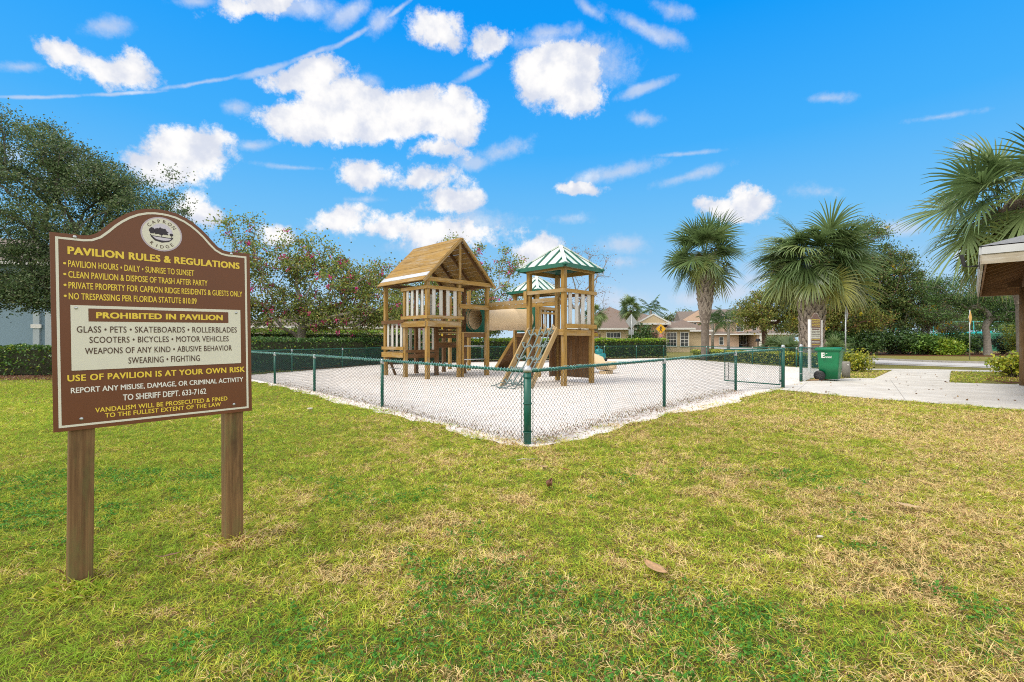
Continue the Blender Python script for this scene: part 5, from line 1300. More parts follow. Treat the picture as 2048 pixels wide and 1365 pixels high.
def ell(rng, n, c, r, shell=.55):
    v = rng.normal(size=(n, 3)); v /= np.linalg.norm(v, axis=1)[:, None]
    return np.array(c) + v * (rng.uniform(shell ** 3, 1, n) ** (1 / 3))[:, None] * np.array(r)
def tree(label, base, trunk, lobes, r0, leaf, cols, wts, n_leaf, sig, seed, name="tree", bark=None, leafm=None, extra=None, twigs=True, group=None, up=.35, cat="tree", flat=.65):
    rng = np.random.default_rng(seed)
    t = thing(name, label, cat, (base[0], base[1], 0), group=group)
    B = np.array([base[0], base[1], 0.])
    cl = np.concatenate([ell(rng, n, B + np.array(c), r) for (c, r, n) in lobes])
    sk = skeleton(B, [B + np.array(p) for p in trunk], cl, r0, rng)
    w = np.repeat(np.arange(len(cl)), int(n_leaf / len(cl)) + 1)[:n_leaf]
    if twigs:
        dirs = rng.normal(size=(len(cl) * 3, 3)); dirs[:, 2] = dirs[:, 2] * .6 + .15
        for i in range(len(cl) * 3):
            c = cl[i % len(cl)]; d = dirs[i] / np.linalg.norm(dirs[i]) * sig * rng.uniform(.8, 1.6)
            sk.tube([c, c + d * .5 + rng.normal(size=3) * sig * .12, c + d], [.008, .006, .004], 4, cap=False)
    sk.build("trunk", bark or M_BARK, t)
    if n_leaf:
        cs = rng.uniform(.55, 1.35, len(cl)); P_ = cl[w] + rng.normal(size=(n_leaf, 3)) * (sig * cs[w])[:, None] * np.array([1, 1, flat])
        col = palette(n_leaf, cols, wts, rng) * rng.uniform(.82, 1.18, len(cl))[w][:, None]
        V, F, Cc = leaf_quads(P_, leaf[0], leaf[1], np.clip(col, 0, 1), up, rng)
        np_mesh("crown", V, F, leafm or M_LEAF, t, Cc)
    if extra:
        (nm, n2, l2, w2, cols2, wts2, m2, sp) = extra
        k = rng.integers(0, len(cl), max(1, n2 // 14)); ww = np.repeat(k, 14)[:n2]; o = np.repeat(rng.normal(size=(len(k), 3)) * sig * sp, 14, axis=0)[:n2]
        P_ = cl[ww] + o + rng.normal(size=(len(ww), 3)) * .075
        V, F, Cc = leaf_quads(P_, l2, w2, palette(len(ww), cols2, wts2, rng), .1, rng); np_mesh(nm, V, F, m2, t, Cc)
    return t
# ---- the big dark oak behind the notice board
OAK = [(.07, .12, .045), (.105, .16, .065), (.042, .072, .028), (.18, .22, .11), (.13, .15, .055)]
tree("big dark small-leaved oak filling the left of the view behind the notice board", (-18.9, 20.3), [(0, 0, 0), (.05, 0, .9), (-.1, .1, 1.9), (-.3, .1, 3.0), (-.4, .1, 4.2)],
     [((-2.6, 0, 6.6), (4.6, 3.6, 3.9), 230), ((1.0, -.4, 5.9), (3.2, 2.4, 2.9), 140), ((3.6, -.6, 5.6), (2.0, 1.6, 1.9), 70), ((-2.2, -.3, 9.4), (2.4, 2.0, 1.6), 60), ((.5, -.3, 8.1), (1.8, 1.6, 1.5), 44), ((4.6, -.6, 5.0), (1.2, 1.0, .7), 18), ((-3.5, -1.5, 3.4), (4.2, 2.0, .9), 90), ((.4, -1.5, 3.3), (1.6, 1.4, .8), 34), ((-2.6, 0, 6.8), (5.3, 3.8, 4.5), 34), ((1.6, -.4, 6.3), (4.0, 2.4, 3.1), 34)],
     .26, (.10, .055), OAK, (4, 5, 2.5, 2.4, .4), 148000, .30, 21, name="oak_tree", bark=mat("oak_bark", (.17, .15, .125), .9, vary=.5, vscale=9, bump=.7))
# ---- blossom trees
ORC = [(.14, .20, .045), (.21, .26, .06), (.30, .32, .10), (.25, .17, .06), (.09, .14, .035), (.40, .37, .08)]
PINK = [(.60, .03, .24), (.50, .02, .16), (.70, .09, .36), (.42, .025, .12)]
tree("pink blossoming tree with forked leaning trunk beyond the back fence", (-12.0, 26.0), [(0, 0, 0), (.10, 0, .7), (.28, .05, 1.4), (.38, .1, 2.1)],
     [((-1.7, 0, 4.3), (2.6, 2.0, 1.9), 70), ((1.6, 0, 4.1), (2.5, 2.0, 1.9), 62), ((4.3, .2, 3.6), (1.9, 1.6, 1.5), 44), ((-.2, 0, 6.2), (3.0, 1.5, 1.0), 30), ((-3.0, -.2, 7.4), (1.2, .8, 1.0), 11), ((3.6, -.2, 5.0), (1.8, 1.2, 1.0), 22), ((5.6, -.4, 3.4), (1.4, 1.2, 1.4), 20), ((0, -.6, 2.7), (3.6, 1.6, .8), 34), ((3.2, -.4, 2.5), (2.4, 1.4, .8), 26), ((-2.6, -.4, 2.8), (1.6, 1.2, 1.0), 18), ((5.5, 0, 5.0), (1.0, .7, .8), 6)],
     .26, (.13, .095), ORC, (4, 4, 2.2, 1.2, 2.2, .8), 34000, .33, 31, name="blossom_tree", bark=M_BARKG, extra=("blossom", 3500, .10, .07, PINK, (3, 3, 1.5, 1.5), M_LEAF, 1.0), group="pink blossom trees beyond the back fence")
tree("pink blossoming tree standing behind the gabled timber fort", (-4.0, 29.5), [(0, 0, 0), (-.1, 0, .8), (-.05, .05, 1.6), (.1, .1, 2.3)],
     [((.6, 0, 4.6), (2.4, 1.8, 1.9), 52), ((2.6, 0, 4.3), (2.2, 1.6, 1.8), 42), ((-1.6, 0, 4.0), (2.2, 1.6, 1.6), 40), ((3.7, -.2, 6.2), (1.0, .8, .8), 6), ((.8, 0, 7.0), (1.5, 1, .9), 9), ((0, -.4, 2.6), (3.2, 1.5, .8), 30)],
     .22, (.13, .095), ORC, (4, 4, 2.2, 1.2, 2.2, .8), 18000, .31, 32, name="blossom_tree", bark=M_BARKG, extra=("blossom", 1900, .10, .07, PINK, (3, 3, 1.5, 1.5), M_LEAF, 1.0), group="pink blossom trees beyond the back fence")
BAREC = [(.30, .12, .05), (.24, .16, .06), (.16, .15, .05)]
tree("nearly bare thin-branched tree behind the green-roofed tower", (6.0, 41.5), [(0, 0, 0), (.05, 0, 1), (-.05, 0, 2.2), (0, 0, 3.2)],
     [((0, 0, 6.4), (2.9, 2.0, 2.0), 46), ((-.4, 0, 8.6), (1.5, 1.2, 1.0), 16), ((1.4, 0, 8.2), (1.4, 1.2, 1.2), 14), ((-1.6, 0, 5.0), (2.2, 1.4, 1.0), 16), ((.8, 0, 4.4), (2.2, 1.4, .9), 16)], .16, (.11, .07), BAREC, (3, 2, 1), 1500, .5, 41, name="bare_tree", bark=M_BARKG)
# ---- the grove across the road
def scr(px, D): return ((px - 1024) / 940 * D, D)
PINE = [(.10, .17, .05), (.15, .21, .06), (.065, .11, .035), (.21, .22, .075), (.18, .10, .045)]
OLV = [(.15, .18, .035), (.21, .23, .05), (.10, .13, .03), (.27, .25, .06), (.20, .11, .045)]
DKG = [(.06, .125, .035), (.09, .17, .05), (.04, .08, .025), (.14, .22, .06)]
GR = "trees of the grove across the road"
def grove(label, px, D, h0, lobes, r0, cols, wts, n, sig, seed, leaf=(.20, .10), extra=None, name="tree", bark=None, trunk=None, group=GR):
    x, y = scr(px, D)
    return tree(label, (x, y), trunk or [(0, 0, 0), (.1, 0, h0 * .4), (-.05, 0, h0 * .75), (.05, 0, h0)], lobes, r0, leaf, cols, wts, n, sig, seed, name=name, extra=extra, group=group, bark=bark)
YEL = [(.65, .50, .02), (.55, .45, .03), (.60, .30, .02)]
grove("tallest dark olive tree of the grove, its crown rising right of the thick palm", 1712, 47, 5.0, [((1.0, 0, 10.0), (3.0, 2.4, 2.8), 60), ((-1.8, 0, 8.0), (3.4, 2.4, 2.8), 60), ((3.2, -.5, 7.4), (3.2, 2.2, 2.4), 55), ((0, -.8, 4.8), (4.8, 2, 1.6), 55), ((1.4, 0, 12.4), (1.6, 1, .9), 16)], .28, PINE, (4, 4, 3, 1.5, .6), 36000, .46, 51, extra=("yellow_leaves", 260, .16, .11, YEL, (3, 2, 1), M_LEAF, 1.2))
grove("dark ragged tree of the grove beside the tallest one, above the grey sign", 1782, 46, 4.0, [((-.4, 0, 8.2), (2.6, 2, 2.4), 48), ((1.8, 0, 6.0), (2.6, 2, 1.6), 36), ((-1.6, 0, 5.4), (2.4, 2, 1.7), 36), ((.4, -.6, 3.6), (3.2, 1.8, 1.1), 30)], .2, PINE, (3, 4, 3, 2, .8), 17000, .42, 52)
grove("olive and yellow flecked tree of the grove between the two tall palms", 1528, 42, 3.6, [((.5, 0, 4.6), (2.6, 2, 1.5), 40), ((2.6, 0, 4.4), (2.4, 1.8, 1.5), 38), ((-.9, 0, 3.7), (1.5, 1.6, 1.1), 22), ((1.4, -.6, 2.9), (3.4, 1.6, .9), 34)], .24, OLV, (4, 3, 3, 2, 1), 17000, .40, 53, extra=("yellow_leaves", 650, .15, .11, YEL, (4, 2, 1), M_LEAF, 1.2), bark=mat("dark_red_bark", (.12, .055, .035), .9, vary=.5, vscale=9, bump=.7))
grove("brownish shaded tree of the grove right behind the thick palm trunk", 1662, 44, 3.2, [((0, 0, 5.0), (2.8, 2, 1.9), 44), ((1.6, -.4, 3.2), (3.2, 1.6, 1.1), 36), ((-1.5, 0, 3.2), (2.2, 1.6, 1.1), 26)], .26, OLV, (3, 2, 4, 2, 2), 15000, .42, 54, extra=("yellow_leaves", 240, .15, .11, YEL, (4, 2, 1), M_LEAF, 1.2), bark=mat("dark_red_bark", (.12, .055, .035), .9))
grove("thin grey-twigged tree of the grove left of the forked tree", 1856, 47, 2.6, [((0, 0, 4.4), (2.8, 2, 1.7), 40), ((1.4, 0, 3.0), (2.6, 1.8, 1.0), 24), ((-1.8, 0, 3.2), (2.2, 1.8, 1.2), 22)], .14, [(.16, .14, .08), (.11, .13, .05), (.20, .15, .10)], (3, 3, 2), 6000, .42, 55, bark=M_BARKG, extra=("yellow_leaves", 420, .16, .12, YEL, (3, 3, 2), M_LEAF, 1.3))
grove("fresh green tree behind the grove with orange-yellow blossom", 1846, 62, 3.5, [((0, 0, 6.2), (2.8, 2, 2.6), 40), ((1.6, 0, 4.4), (2.8, 2, 1.6), 30)], .2, [(.12, .22, .05), (.18, .28, .07), (.08, .15, .04)], (3, 3, 2), 9000, .45, 56, extra=("yellow_leaves", 500, .2, .15, YEL, (2, 2, 3), M_LEAF, 1.2))
# forked tree at the right with a clear trunk
x, y = scr(1976, 42)
tree("forked grey-trunked shade tree on the verge, framed by the pavilion eave", (x, y), [(0, 0, 0), (-.05, 0, .9), (-.12, 0, 1.8), (-.25, 0, 2.5)],
     [((-2.6, 0, 5.8), (2.9, 2.2, 1.6), 52), ((.4, 0, 5.4), (2.6, 2.2, 1.5), 44), ((3.0, 0, 4.6), (2.4, 2, 1.3), 36), ((-3.4, 0, 4.2), (2.0, 1.6, .9), 20), ((1.6, 0, 3.6), (2.6, 1.6, .7), 22)], .27, (.15, .085), DKG, (4, 4, 3, 1.5), 21000, .40, 61, name="shade_tree", bark=M_BARKG)
# low growth under the grove
def bush(label, px, D, w, h, cols, wts, n, seed, leaf=(.16, .09), name="shrub", group=None, dep=None, leafm=None, sig=.2, y0=.0, loc=None):
    rng = np.random.default_rng(seed); x, y = loc or scr(px, D); dep = dep or w * .8
    t = thing(name, label, "shrub", (x, y, 0), group=group)
    m = max(8, int(18 * w)); cl = ell(rng, m, (x, y, y0 + h * .52), (w * .45, dep * .45, h * .42), .35); cl[:, 2] = np.maximum(cl[:, 2], .06)
    b = MB()
    for c in cl[::2]: b.tube([(x + rng.normal() * .08 * w, y + rng.normal() * .08 * dep, 0), tuple(np.array([x, y, 0]) * .4 + c * .6 + rng.normal(size=3) * .05), tuple(c)], [.02, .014, .007], 5, cap=False)
    b.build("stem", M_BARK, t)
    w_ = rng.integers(0, m, n); P_ = cl[w_] + rng.normal(size=(n, 3)) * sig * np.array([1, 1, .8]); P_[:, 2] = np.abs(P_[:, 2])
    V, F, C = leaf_quads(P_, leaf[0], leaf[1], palette(n, cols, wts, rng) * rng.uniform(.85, 1.15, m)[w_][:, None], .35, rng)
    np_mesh("foliage", V, F, leafm or M_LEAFS, t, C); return t
BG = "shrubs under the grove"
for i, (lab, px, D, w, h, cols) in enumerate((
    ("broad dark shrub at the foot of the grove under the tallest tree", 1722, 44, 4.2, 2.3, DKG), ("glossy big-leaved shrub at the foot of the grove, right of the grey sign", 1795, 45, 4.6, 2.4, DKG), ("bright green shrub at the foot of the grove with pale leaves", 1848, 44, 3.6, 1.9, [(.10, .20, .04), (.16, .28, .05), (.06, .13, .03)]),
    ("low lime-green shrub at the grove edge beside the mulch", 1888, 43, 2.6, 1.3, [(.22, .33, .03), (.15, .27, .03), (.30, .36, .04)]), ("shaded shrub at the foot of the grove behind the wheeled bin", 1655, 43, 4.0, 2.2, DKG), ("leafy shrub at the right edge of the grove by the kerb sign", 1915, 46, 3.4, 2.2, [(.09, .18, .04), (.13, .23, .05), (.05, .11, .03)]))):
    bush(lab, px, D, w, h, cols, (4, 3, 2, 1)[:len(cols)], 4200, 70 + i, (.24, .13), group=BG, sig=.3)
BLK = [(.018, .035, .014), (.03, .05, .018), (.012, .022, .01)]
bush("dark clipped round shrub left of the forked tree trunk", 1955, 47, 1.9, 2.0, BLK, (3, 2, 2), 3600, 81, (.11, .06), group="dark clipped shrubs by the court", sig=.16)
bush("dark clipped vase-shaped shrub right of the forked tree trunk", 2008, 46, 2.5, 1.9, BLK, (3, 2, 2), 4200, 82, (.11, .06), group="dark clipped shrubs by the court", sig=.16)
YG = [(.34, .36, .03), (.24, .30, .03), (.42, .40, .05), (.14, .20, .03)]
bush("yellow-green shrub beside the pavilion post", 0, 0, 1.25, .82, YG, (3, 3, 2, 2), 1500, 83, (.13, .07), loc=(17.6, 16.6), sig=.14)
bush("yellow-green overgrown shrub in front of the court screen", 2045, 44, 3.4, 3.0, [(.25, .30, .04), (.16, .22, .035), (.34, .34, .05)], (3, 3, 2), 3500, 84, (.2, .1), sig=.3)
for i, (px, D, lab, n2) in enumerate(((1905, 85, "distant light green tree to the left behind the court", 0), (1975, 78, "distant light green tree in the middle behind the court", 1), (2035, 82, "distant light green tree to the right behind the court", 2))):
    grove(lab, px, D, 3, [((0, 0, 6), (5, 3, 3.4), 60)], .25, [(.14, .24, .06), (.20, .30, .09), (.10, .18, .05)], (3, 3, 2), 6500, .8, 90 + i, leaf=(.4, .22), group="distant trees behind the court")
for i, (px, D, lab) in enumerate(((1372, 110, "small dark tree peeping over the roofs left of the two storey house"), (1600, 100, "dark tree behind the grove, left of the thick palm trunk"), (1760, 75, "dark tree behind the grove, right of the grey edge-on sign"), (1690, 85, "dark tree deep behind the grove between its two tallest trees"), (960, 95, "distant tree low between fort and tower"), (1215, 120, "distant tree above the bungalow's left roof end"))):
    grove(lab, px, D, 3, [((0, 0, 5.2), (5.5, 3, 2.8), 60)], .25, PINE, (4, 4, 3, 1.5, .6), 6500, .8, 100 + i, leaf=(.4, .22), group="dark trees in the distance")

bush("dark broad-leaved shrub behind the grey sign back before the bungalow", 1282, 50, 2.6, 3.1, DKG, (4, 3, 3, 1), 2600, 85, (.22, .12), sig=.26)
bush("rust-brown thin-leaved shrub before the bungalow porch", 1314, 50.5, 2.4, 3.3, [(.32, .14, .08), (.26, .13, .07), (.36, .22, .12)], (3, 3, 2), 1100, 86, (.14, .06), sig=.28)
# ---- hedges
def hedge(label, line, h, w, cols, wts, dens, leaf, seed, topcols=None, twigs=True, m=None):
    rng = np.random.default_rng(seed); t = thing("hedge", label, "hedge", (line[0][0], line[0][1], 0))
    core = MB(); pts = []; tops = []
    for a, b in zip(line[:-1], line[1:]):
        a = np.array(a, float); b = np.array(b, float); L = np.linalg.norm(b - a); d = (b - a) / L; nn = np.array([d[1], -d[0]])
        n = int(dens * L)
        s = rng.uniform(-.1, L + .1, n); f = rng.uniform(0, 1, n); side = np.where(rng.random(n) < .5, 1, -1)
        topm = rng.random(n) < .40
        lump = (fbm(s + a[0] * 3, s * 0 + seed, .8, seed, 3) - .5)
        off = np.where(topm, rng.uniform(-1, 1, n) * w / 2, side * (w / 2 + lump * .28 - np.abs(rng.normal(size=n)) * .12)); z = np.where(topm, h + (fbm(s, off, .7, seed + 1) - .5) * .22 - np.abs(rng.normal(size=n)) * .09, f ** .8 * h)
        bulge = fbm(s + 7, z * 2, .5, seed + 2, 3) - .5; off = off + np.where(topm, 0, side * bulge * .3)
        pts.append(np.stack([a[0] + d[0] * s + nn[0] * off, a[1] + d[1] * s + nn[1] * off, np.maximum(z, .03)], 1)); tops.append(z > h * .86)
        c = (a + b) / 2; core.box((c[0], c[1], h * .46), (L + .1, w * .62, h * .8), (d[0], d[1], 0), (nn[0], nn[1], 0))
        for k in range(int(L * 3)) if twigs else ():
            s0 = rng.uniform(0, L); o = rng.choice([-1, 1]) * w * .47; p = a + d * s0 + nn * o; core.tube([(p[0], p[1], 0), tuple(np.append(p + d * rng.normal() * .12, h * .3)), tuple(np.append(p + d * rng.normal() * .3 + nn * np.sign(o) * .06, h * rng.uniform(.4, .75)))], [.014, .01, .005], 4, cap=False)
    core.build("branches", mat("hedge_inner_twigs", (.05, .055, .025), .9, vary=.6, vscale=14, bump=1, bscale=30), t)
    P_ = np.concatenate(pts); tp = np.concatenate(tops); n = len(P_); c = palette(n, cols, wts, rng)
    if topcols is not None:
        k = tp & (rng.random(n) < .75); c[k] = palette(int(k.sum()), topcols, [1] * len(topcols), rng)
    c *= (.8 + .4 * fbm(P_[:, 0] + P_[:, 1], P_[:, 2] * 2, .6, seed + 5))[:, None]
    V, F, C = leaf_quads(P_, leaf[0], leaf[1], c, .45, rng); np_mesh("foliage", V, F, m or M_LEAFS, t, C)
HG = [(.055, .125, .03), (.085, .18, .035), (.035, .075, .02), (.14, .25, .035), (.28, .34, .035)]
LIME = [(.26, .40, .02), (.34, .44, .03), (.18, .32, .025)]
hedge("leafy green hedge along the lawn edge left of the notice board", [(-30, 17.0), (-11.2, 17.6)], 1.12, 1.0, HG, (4, 4, 3, 2, 1), 1000, (.105, .06), 201)
hedge("dark clipped hedge just behind the left side of the fenced sand pit", [(-10.9, 18.0), (-8.2, 26.2), (-3.0, 30.2)], 1.42, .95, HG, (4, 3, 4, .8, .25), 900, (.10, .058), 202)
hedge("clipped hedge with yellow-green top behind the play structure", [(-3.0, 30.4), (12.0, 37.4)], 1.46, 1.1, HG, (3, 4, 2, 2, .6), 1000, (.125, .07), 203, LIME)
hedge("taller light green hedge beneath the pink blossom trees", [(-19, 25.5), (-10.5, 31.5), (-3.4, 35.5)], 2.0, 1.2, [(.07, .14, .03), (.11, .20, .035), (.05, .09, .02), (.2, .28, .04)], (4, 4, 2, 1.5), 700, (.13, .075), 204, LIME)
YS = [(.36, .37, .035), (.27, .31, .03), (.16, .22, .03), (.44, .42, .06), (.10, .14, .03)]
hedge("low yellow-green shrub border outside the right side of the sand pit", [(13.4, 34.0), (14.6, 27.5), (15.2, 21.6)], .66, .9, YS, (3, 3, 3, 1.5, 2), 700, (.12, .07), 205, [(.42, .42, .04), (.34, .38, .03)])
bush("yellow-green shrub beside the wheeled bin and wooden bollard", 0, 0, 1.1, .78, YS, (3, 3, 2, 2, 1), 1200, 206, (.12, .07), loc=(14.3, 19.6), sig=.15)

# ---- palms
def fan_frond(rng, C, az_, el_, plen, blen, V, F, Cc, col, nleaf=34, droop=1.0, hang=1.0):
    """one costapalmate leaf: stalk from C, then a fan of drooping leaflets"""
    h = np.array([math.cos(az_), math.sin(az_), 0]); d = h * math.cos(el_) + np.array([0, 0, math.sin(el_)])
    pts = [np.array(C, float)]; v = d.copy(); st = 6
    for i in range(st):
        v = v + np.array([0, 0, -.055 * droop]); v /= np.linalg.norm(v); pts.append(pts[-1] + v * plen / st)
    side = np.cross(v, np.array([0, 0, 1.])); side /= np.linalg.norm(side) + 1e-9; nrm = np.cross(side, v)
    # stalk
    for i in range(st):
        for s_ in (1,):
            a, b = pts[i], pts[i + 1]; w = .022; k = len(V); V += [a - side * w, a + side * w, b + side * w, b - side * w]; Cc += [col * np.array([1.25, 1.15, .9])] * 4; F.append((k, k + 1, k + 2, k + 3))
    hub = pts[-1]
    ro = rng.normal() * .55; side, nrm = side * math.cos(ro) + nrm * math.sin(ro), nrm * math.cos(ro) - side * math.sin(ro)
    pit = rng.uniform(.05, .75); v, nrm = v * math.cos(pit) - nrm * math.sin(pit), nrm * math.cos(pit) + v * math.sin(pit)
    for j in range(nleaf):
        t_ = (j + .5) / nleaf * 2 - 1; ang = t_ * R(118) + rng.normal() * .03
        base = hub + v * blen * .30 * (1 - abs(t_)) * .9
        dirn = v * math.cos(ang) + side * math.sin(ang) + nrm * (.16 * abs(t_) + rng.normal() * .05)
        dirn /= np.linalg.norm(dirn); L = blen * (1 - .32 * abs(t_)) * rng.uniform(.86, 1.08)
        wv = np.cross(dirn, nrm); wv /= np.linalg.norm(wv) + 1e-9
        p = base; q = dirn.copy(); k = len(V); SEG = 5; c = np.clip(col * rng.uniform(.8, 1.22), 0, 1)
        for s_ in range(SEG + 1):
            u = s_ / SEG; w = .033 * (1 - u) ** .6 * (.55 + .9 * min(1, u * 3)) + .003
            tw = nrm * (w * .5); V += [p - wv * w + tw, p + wv * w + tw]; Cc += [c, c * (1.0 if s_ < SEG else 1.1)]
            q = q + np.array([0, 0, -(.03 + .34 * u ** 1.5) * hang]); q /= np.linalg.norm(q); p = p + q * L / SEG
        for s_ in range(SEG): F.append((k + 2 * s_, k + 2 * s_ + 1, k + 2 * s_ + 3, k + 2 * s_ + 2))
PG = [(.15, .23, .085), (.21, .29, .11), (.11, .17, .06), (.28, .36, .13)]
M_BOOT = wood("palm_boot", (.52, .45, .38), (.42, .35, .29), (.13, .10, .075), gfac=.5, rough=.9)
M_PALMT = mat("palm_trunk", (.24, .20, .165), .9, base2=(.13, .10, .08), vscale=7, bump=.9, bscale=26)
def fan_palm(label, x, y, zc, Rr, prof, boots, nf, seed, el0=-55, el1=82, cen=(0, 0), nleaf=34, boot_l=.5, skirt=0, name="fan_palm", hang=1.0, skip=None):
    rng = np.random.default_rng(seed); t = thing(name, label, "palm tree", (x, y, 0), group=None)
    # trunk: lathe profile with ring wobble
    b = MB(); b.tube([(x + cen[0] * (z / zc) ** 2, y + cen[1] * (z / zc) ** 2, z) for r, z in prof], [r for r, z in prof], 16); b.build("trunk", M_PALMT, t)
    if boots:
        z0, z1, dz = boots; bm = MB(); z = z0; row = 0
        def rad(zz): return np.interp(zz, [q[1] for q in prof], [q[0] for q in prof])
        while z < z1:
            r = rad(z); n = max(7, int(2 * PI * r / .30))
            ox, oy = x + cen[0] * (z / zc) ** 2, y + cen[1] * (z / zc) ** 2
            for k in range(n):
                a = 2 * PI * (k + .5 * (row % 2)) / n + rng.normal() * .06
                for s_ in (-1, 1):       # the two halves of a split leaf base cross their neighbours
                    a0 = a + s_ * .5 * PI / n * 1.9; a1 = a - s_ * .22 * PI / n
                    p0 = Vector((ox + math.cos(a0) * r * .96, oy + math.sin(a0) * r * .96, z)); out = r * rng.uniform(1.10, 1.24) + .015
                    p1 = Vector((ox + math.cos(a1) * out, oy + math.sin(a1) * out, z + boot_l * rng.uniform(.7, 1.05)))
                    nrm = Vector((math.cos(a), math.sin(a), 0)); bm.beam(p0, p1, rng.uniform(.075, .12), .03, up=nrm)
            z += dz; row += 1
        bm.build("leaf_bases", M_BOOT, t)
    V, F, Cc = [], [], []; C = np.array([x + cen[0], y + cen[1], zc])
    for i in range(nf):
        u = (i + .5) / nf; el_ = R(el1) + (R(el0) - R(el1)) * u ** 1.15 + rng.normal() * .10; a = i * 2.39996 + rng.normal() * .12
        if skip and skip(a, el_): continue
        old = max(0, u - .80) * 5; col = np.array(PG[rng.choice(4, p=(.35, .3, .2, .15))]) * (1 - old) + np.array((.30, .30, .07)) * old
        zoff = np.array([0, 0, .10 - .40 * u]) * Rr * .3
        fan_frond(rng, C + zoff, a, el_, Rr * rng.uniform(.36, .50), Rr * rng.uniform(.50, .62), V, F, Cc, col, nleaf, droop=1.1 + u, hang=hang * rng.uniform(.75, 1.25))
    np_mesh("fronds", np.array(V), np.array(F), M_PALM, t, np.array(Cc))
    if skirt:
        P_ = C + np.array([0, 0, -.1 * Rr]) + rng.normal(size=(skirt, 3)) * np.array([.24, .24, .10]) * Rr
        Vv, Ff, C3 = leaf_quads(P_, .24, .02, palette(skirt, [(.22, .13, .09), (.30, .2, .13), (.14, .08, .06)], (2, 1, 2), rng), 0, rng); np_mesh("old_flower_stalks", Vv, Ff, M_LEAF, t, C3)
    return t
fan_palm("tall fan palm standing clear before the houses, trunk smooth below and shaggy above", 13.15, 32.0, 7.0, 3.0, [(.36, -.1), (.27, .4), (.245, 1.2), (.25, 2.4), (.36, 3.0), (.50, 4.4), (.58, 5.6), (.48, 6.3), (.25, 7.0)], (2.5, 6.3, .30), 48, 301, el0=-22, el1=84, skirt=900, boot_l=.62, hang=.6, nleaf=38)
fan_palm("thick-trunked fan palm with broad drooping crown behind the wheeled bin", 15.95, 25.0, 5.35, 3.15, [(.62, -.1), (.52, .5), (.50, 1.5), (.55, 2.6), (.66, 3.6), (.72, 4.5), (.5, 5.1), (.3, 5.5)], (.15, 4.8, .25), 72, 302, el0=-6, el1=64, nleaf=42, boot_l=.52, skirt=700, hang=1.1)
fan_palm("fan palm rising behind the pavilion roof, cut by the picture edge", 18.5, 16.8, 6.1, 3.1, [(.4, -.1), (.32, 1), (.30, 2.6), (.5, 4.0), (.66, 5.2), (.5, 5.8), (.3, 6.3)], (2.6, 5.6, .25), 52, 303, el0=-38, el1=74, cen=(-.45, 0), skirt=1200, boot_l=.5, hang=.7)
fan_palm("small fan palm with curved trunk at the left end of the bungalow", 8.9, 49, 3.9, 1.5, [(.25, -.1), (.2, 1), (.19, 2.4), (.17, 3.8)], None, 26, 304, nleaf=24, cen=(-.25, 0))
fan_palm("small fan palm in front of the bungalow roof behind the grey sign back", 12.75, 50.5, 4.7, 1.6, [(.25, -.1), (.2, 1), (.2, 3), (.17, 4.6)], None, 30, 305, nleaf=24)
for i, (lab, px, D, h, Rr) in enumerate((("low saw palmetto clump of silvery fans left of the thick palm trunk", 1572, 33, .35, 1.5), ("low saw palmetto clump between the palmetto and the thick palm trunk", 1600, 35, .3, 1.35), ("low saw palmetto clump in shade behind the little rules sign", 1668, 37, .3, 1.5), ("low saw palmetto clump under the olive tree near the garage door", 1545, 36, .4, 1.5))):
    x, y = scr(px, D); fan_palm(lab, x, y, h, Rr, [(.14, -.05), (.12, h)], None, 24, 320 + i, el0=2, el1=80, nleaf=22, name="saw_palmetto", hang=.35)
def feather_palm(label, x, y, zc, Rr, seed, nf=15):
    rng = np.random.default_rng(seed); t = thing("feather_palm", label, "palm tree", (x, y, 0))
    MB().tube([(x, y, -.1), (x, y, zc * .5), (x, y, zc)], [.24, .2, .17], 12).build("trunk", M_BARKG, t)
    V, F, Cc = [], [], []
    for i in range(nf):
        a = i * 2.4 + rng.normal() * .15; el_ = R(78 - 95 * (i / nf)); h = np.array([math.cos(a), math.sin(a), 0]); v = h * math.cos(el_) + np.array([0, 0, math.sin(el_)]); p = np.array([x, y, zc]); n = 22
        sd_ = np.array([-h[1], h[0], 0]); col = np.array([(.09, .17, .05), (.13, .22, .06), (.07, .13, .04)][rng.integers(3)])
        for s_ in range(n):
            q = p + v * Rr * 1.25 / n; k = len(V); V += [p - sd_ * .02, p + sd_ * .02, q + sd_ * .015, q - sd_ * .015]; Cc += [col] * 4; F.append((k, k + 1, k + 2, k + 3))
            if s_ > 2:
                L = Rr * .42 * math.sin(PI * (s_ / n) ** .8) + .1
                for z in (-1, 1):
                    dn = sd_ * z * .75 + v * .45 + np.array([0, 0, -.35 + rng.normal() * .15]); dn /= np.linalg.norm(dn); k = len(V)
                    V += [p, p + v * .05, p + dn * L * .6 + v * .03, p + dn * L + np.array([0, 0, -.12 * L])]; Cc += [col * rng.uniform(.8, 1.2)] * 4; F.append((k, k + 1, k + 2, k + 3))
            p = q; v = v + np.array([0, 0, -.075]); v /= np.linalg.norm(v)
    np_mesh("fronds", np.array(V), np.array(F), M_PALM, t, np.clip(np.array(Cc), 0, 1))
feather_palm("feather palm right beside the clear-standing palm trunk, before the two storey house", 32.0, 75, 4.4, 2.5, 331)
feather_palm("feather palm with fuller crown right of the other, before the two storey house", 33.6, 73, 4.4, 2.7, 332, 18)
feather_palm("feather palm rising behind the bungalow roof", 19.5, 66, 5.6, 2.2, 333, 12)
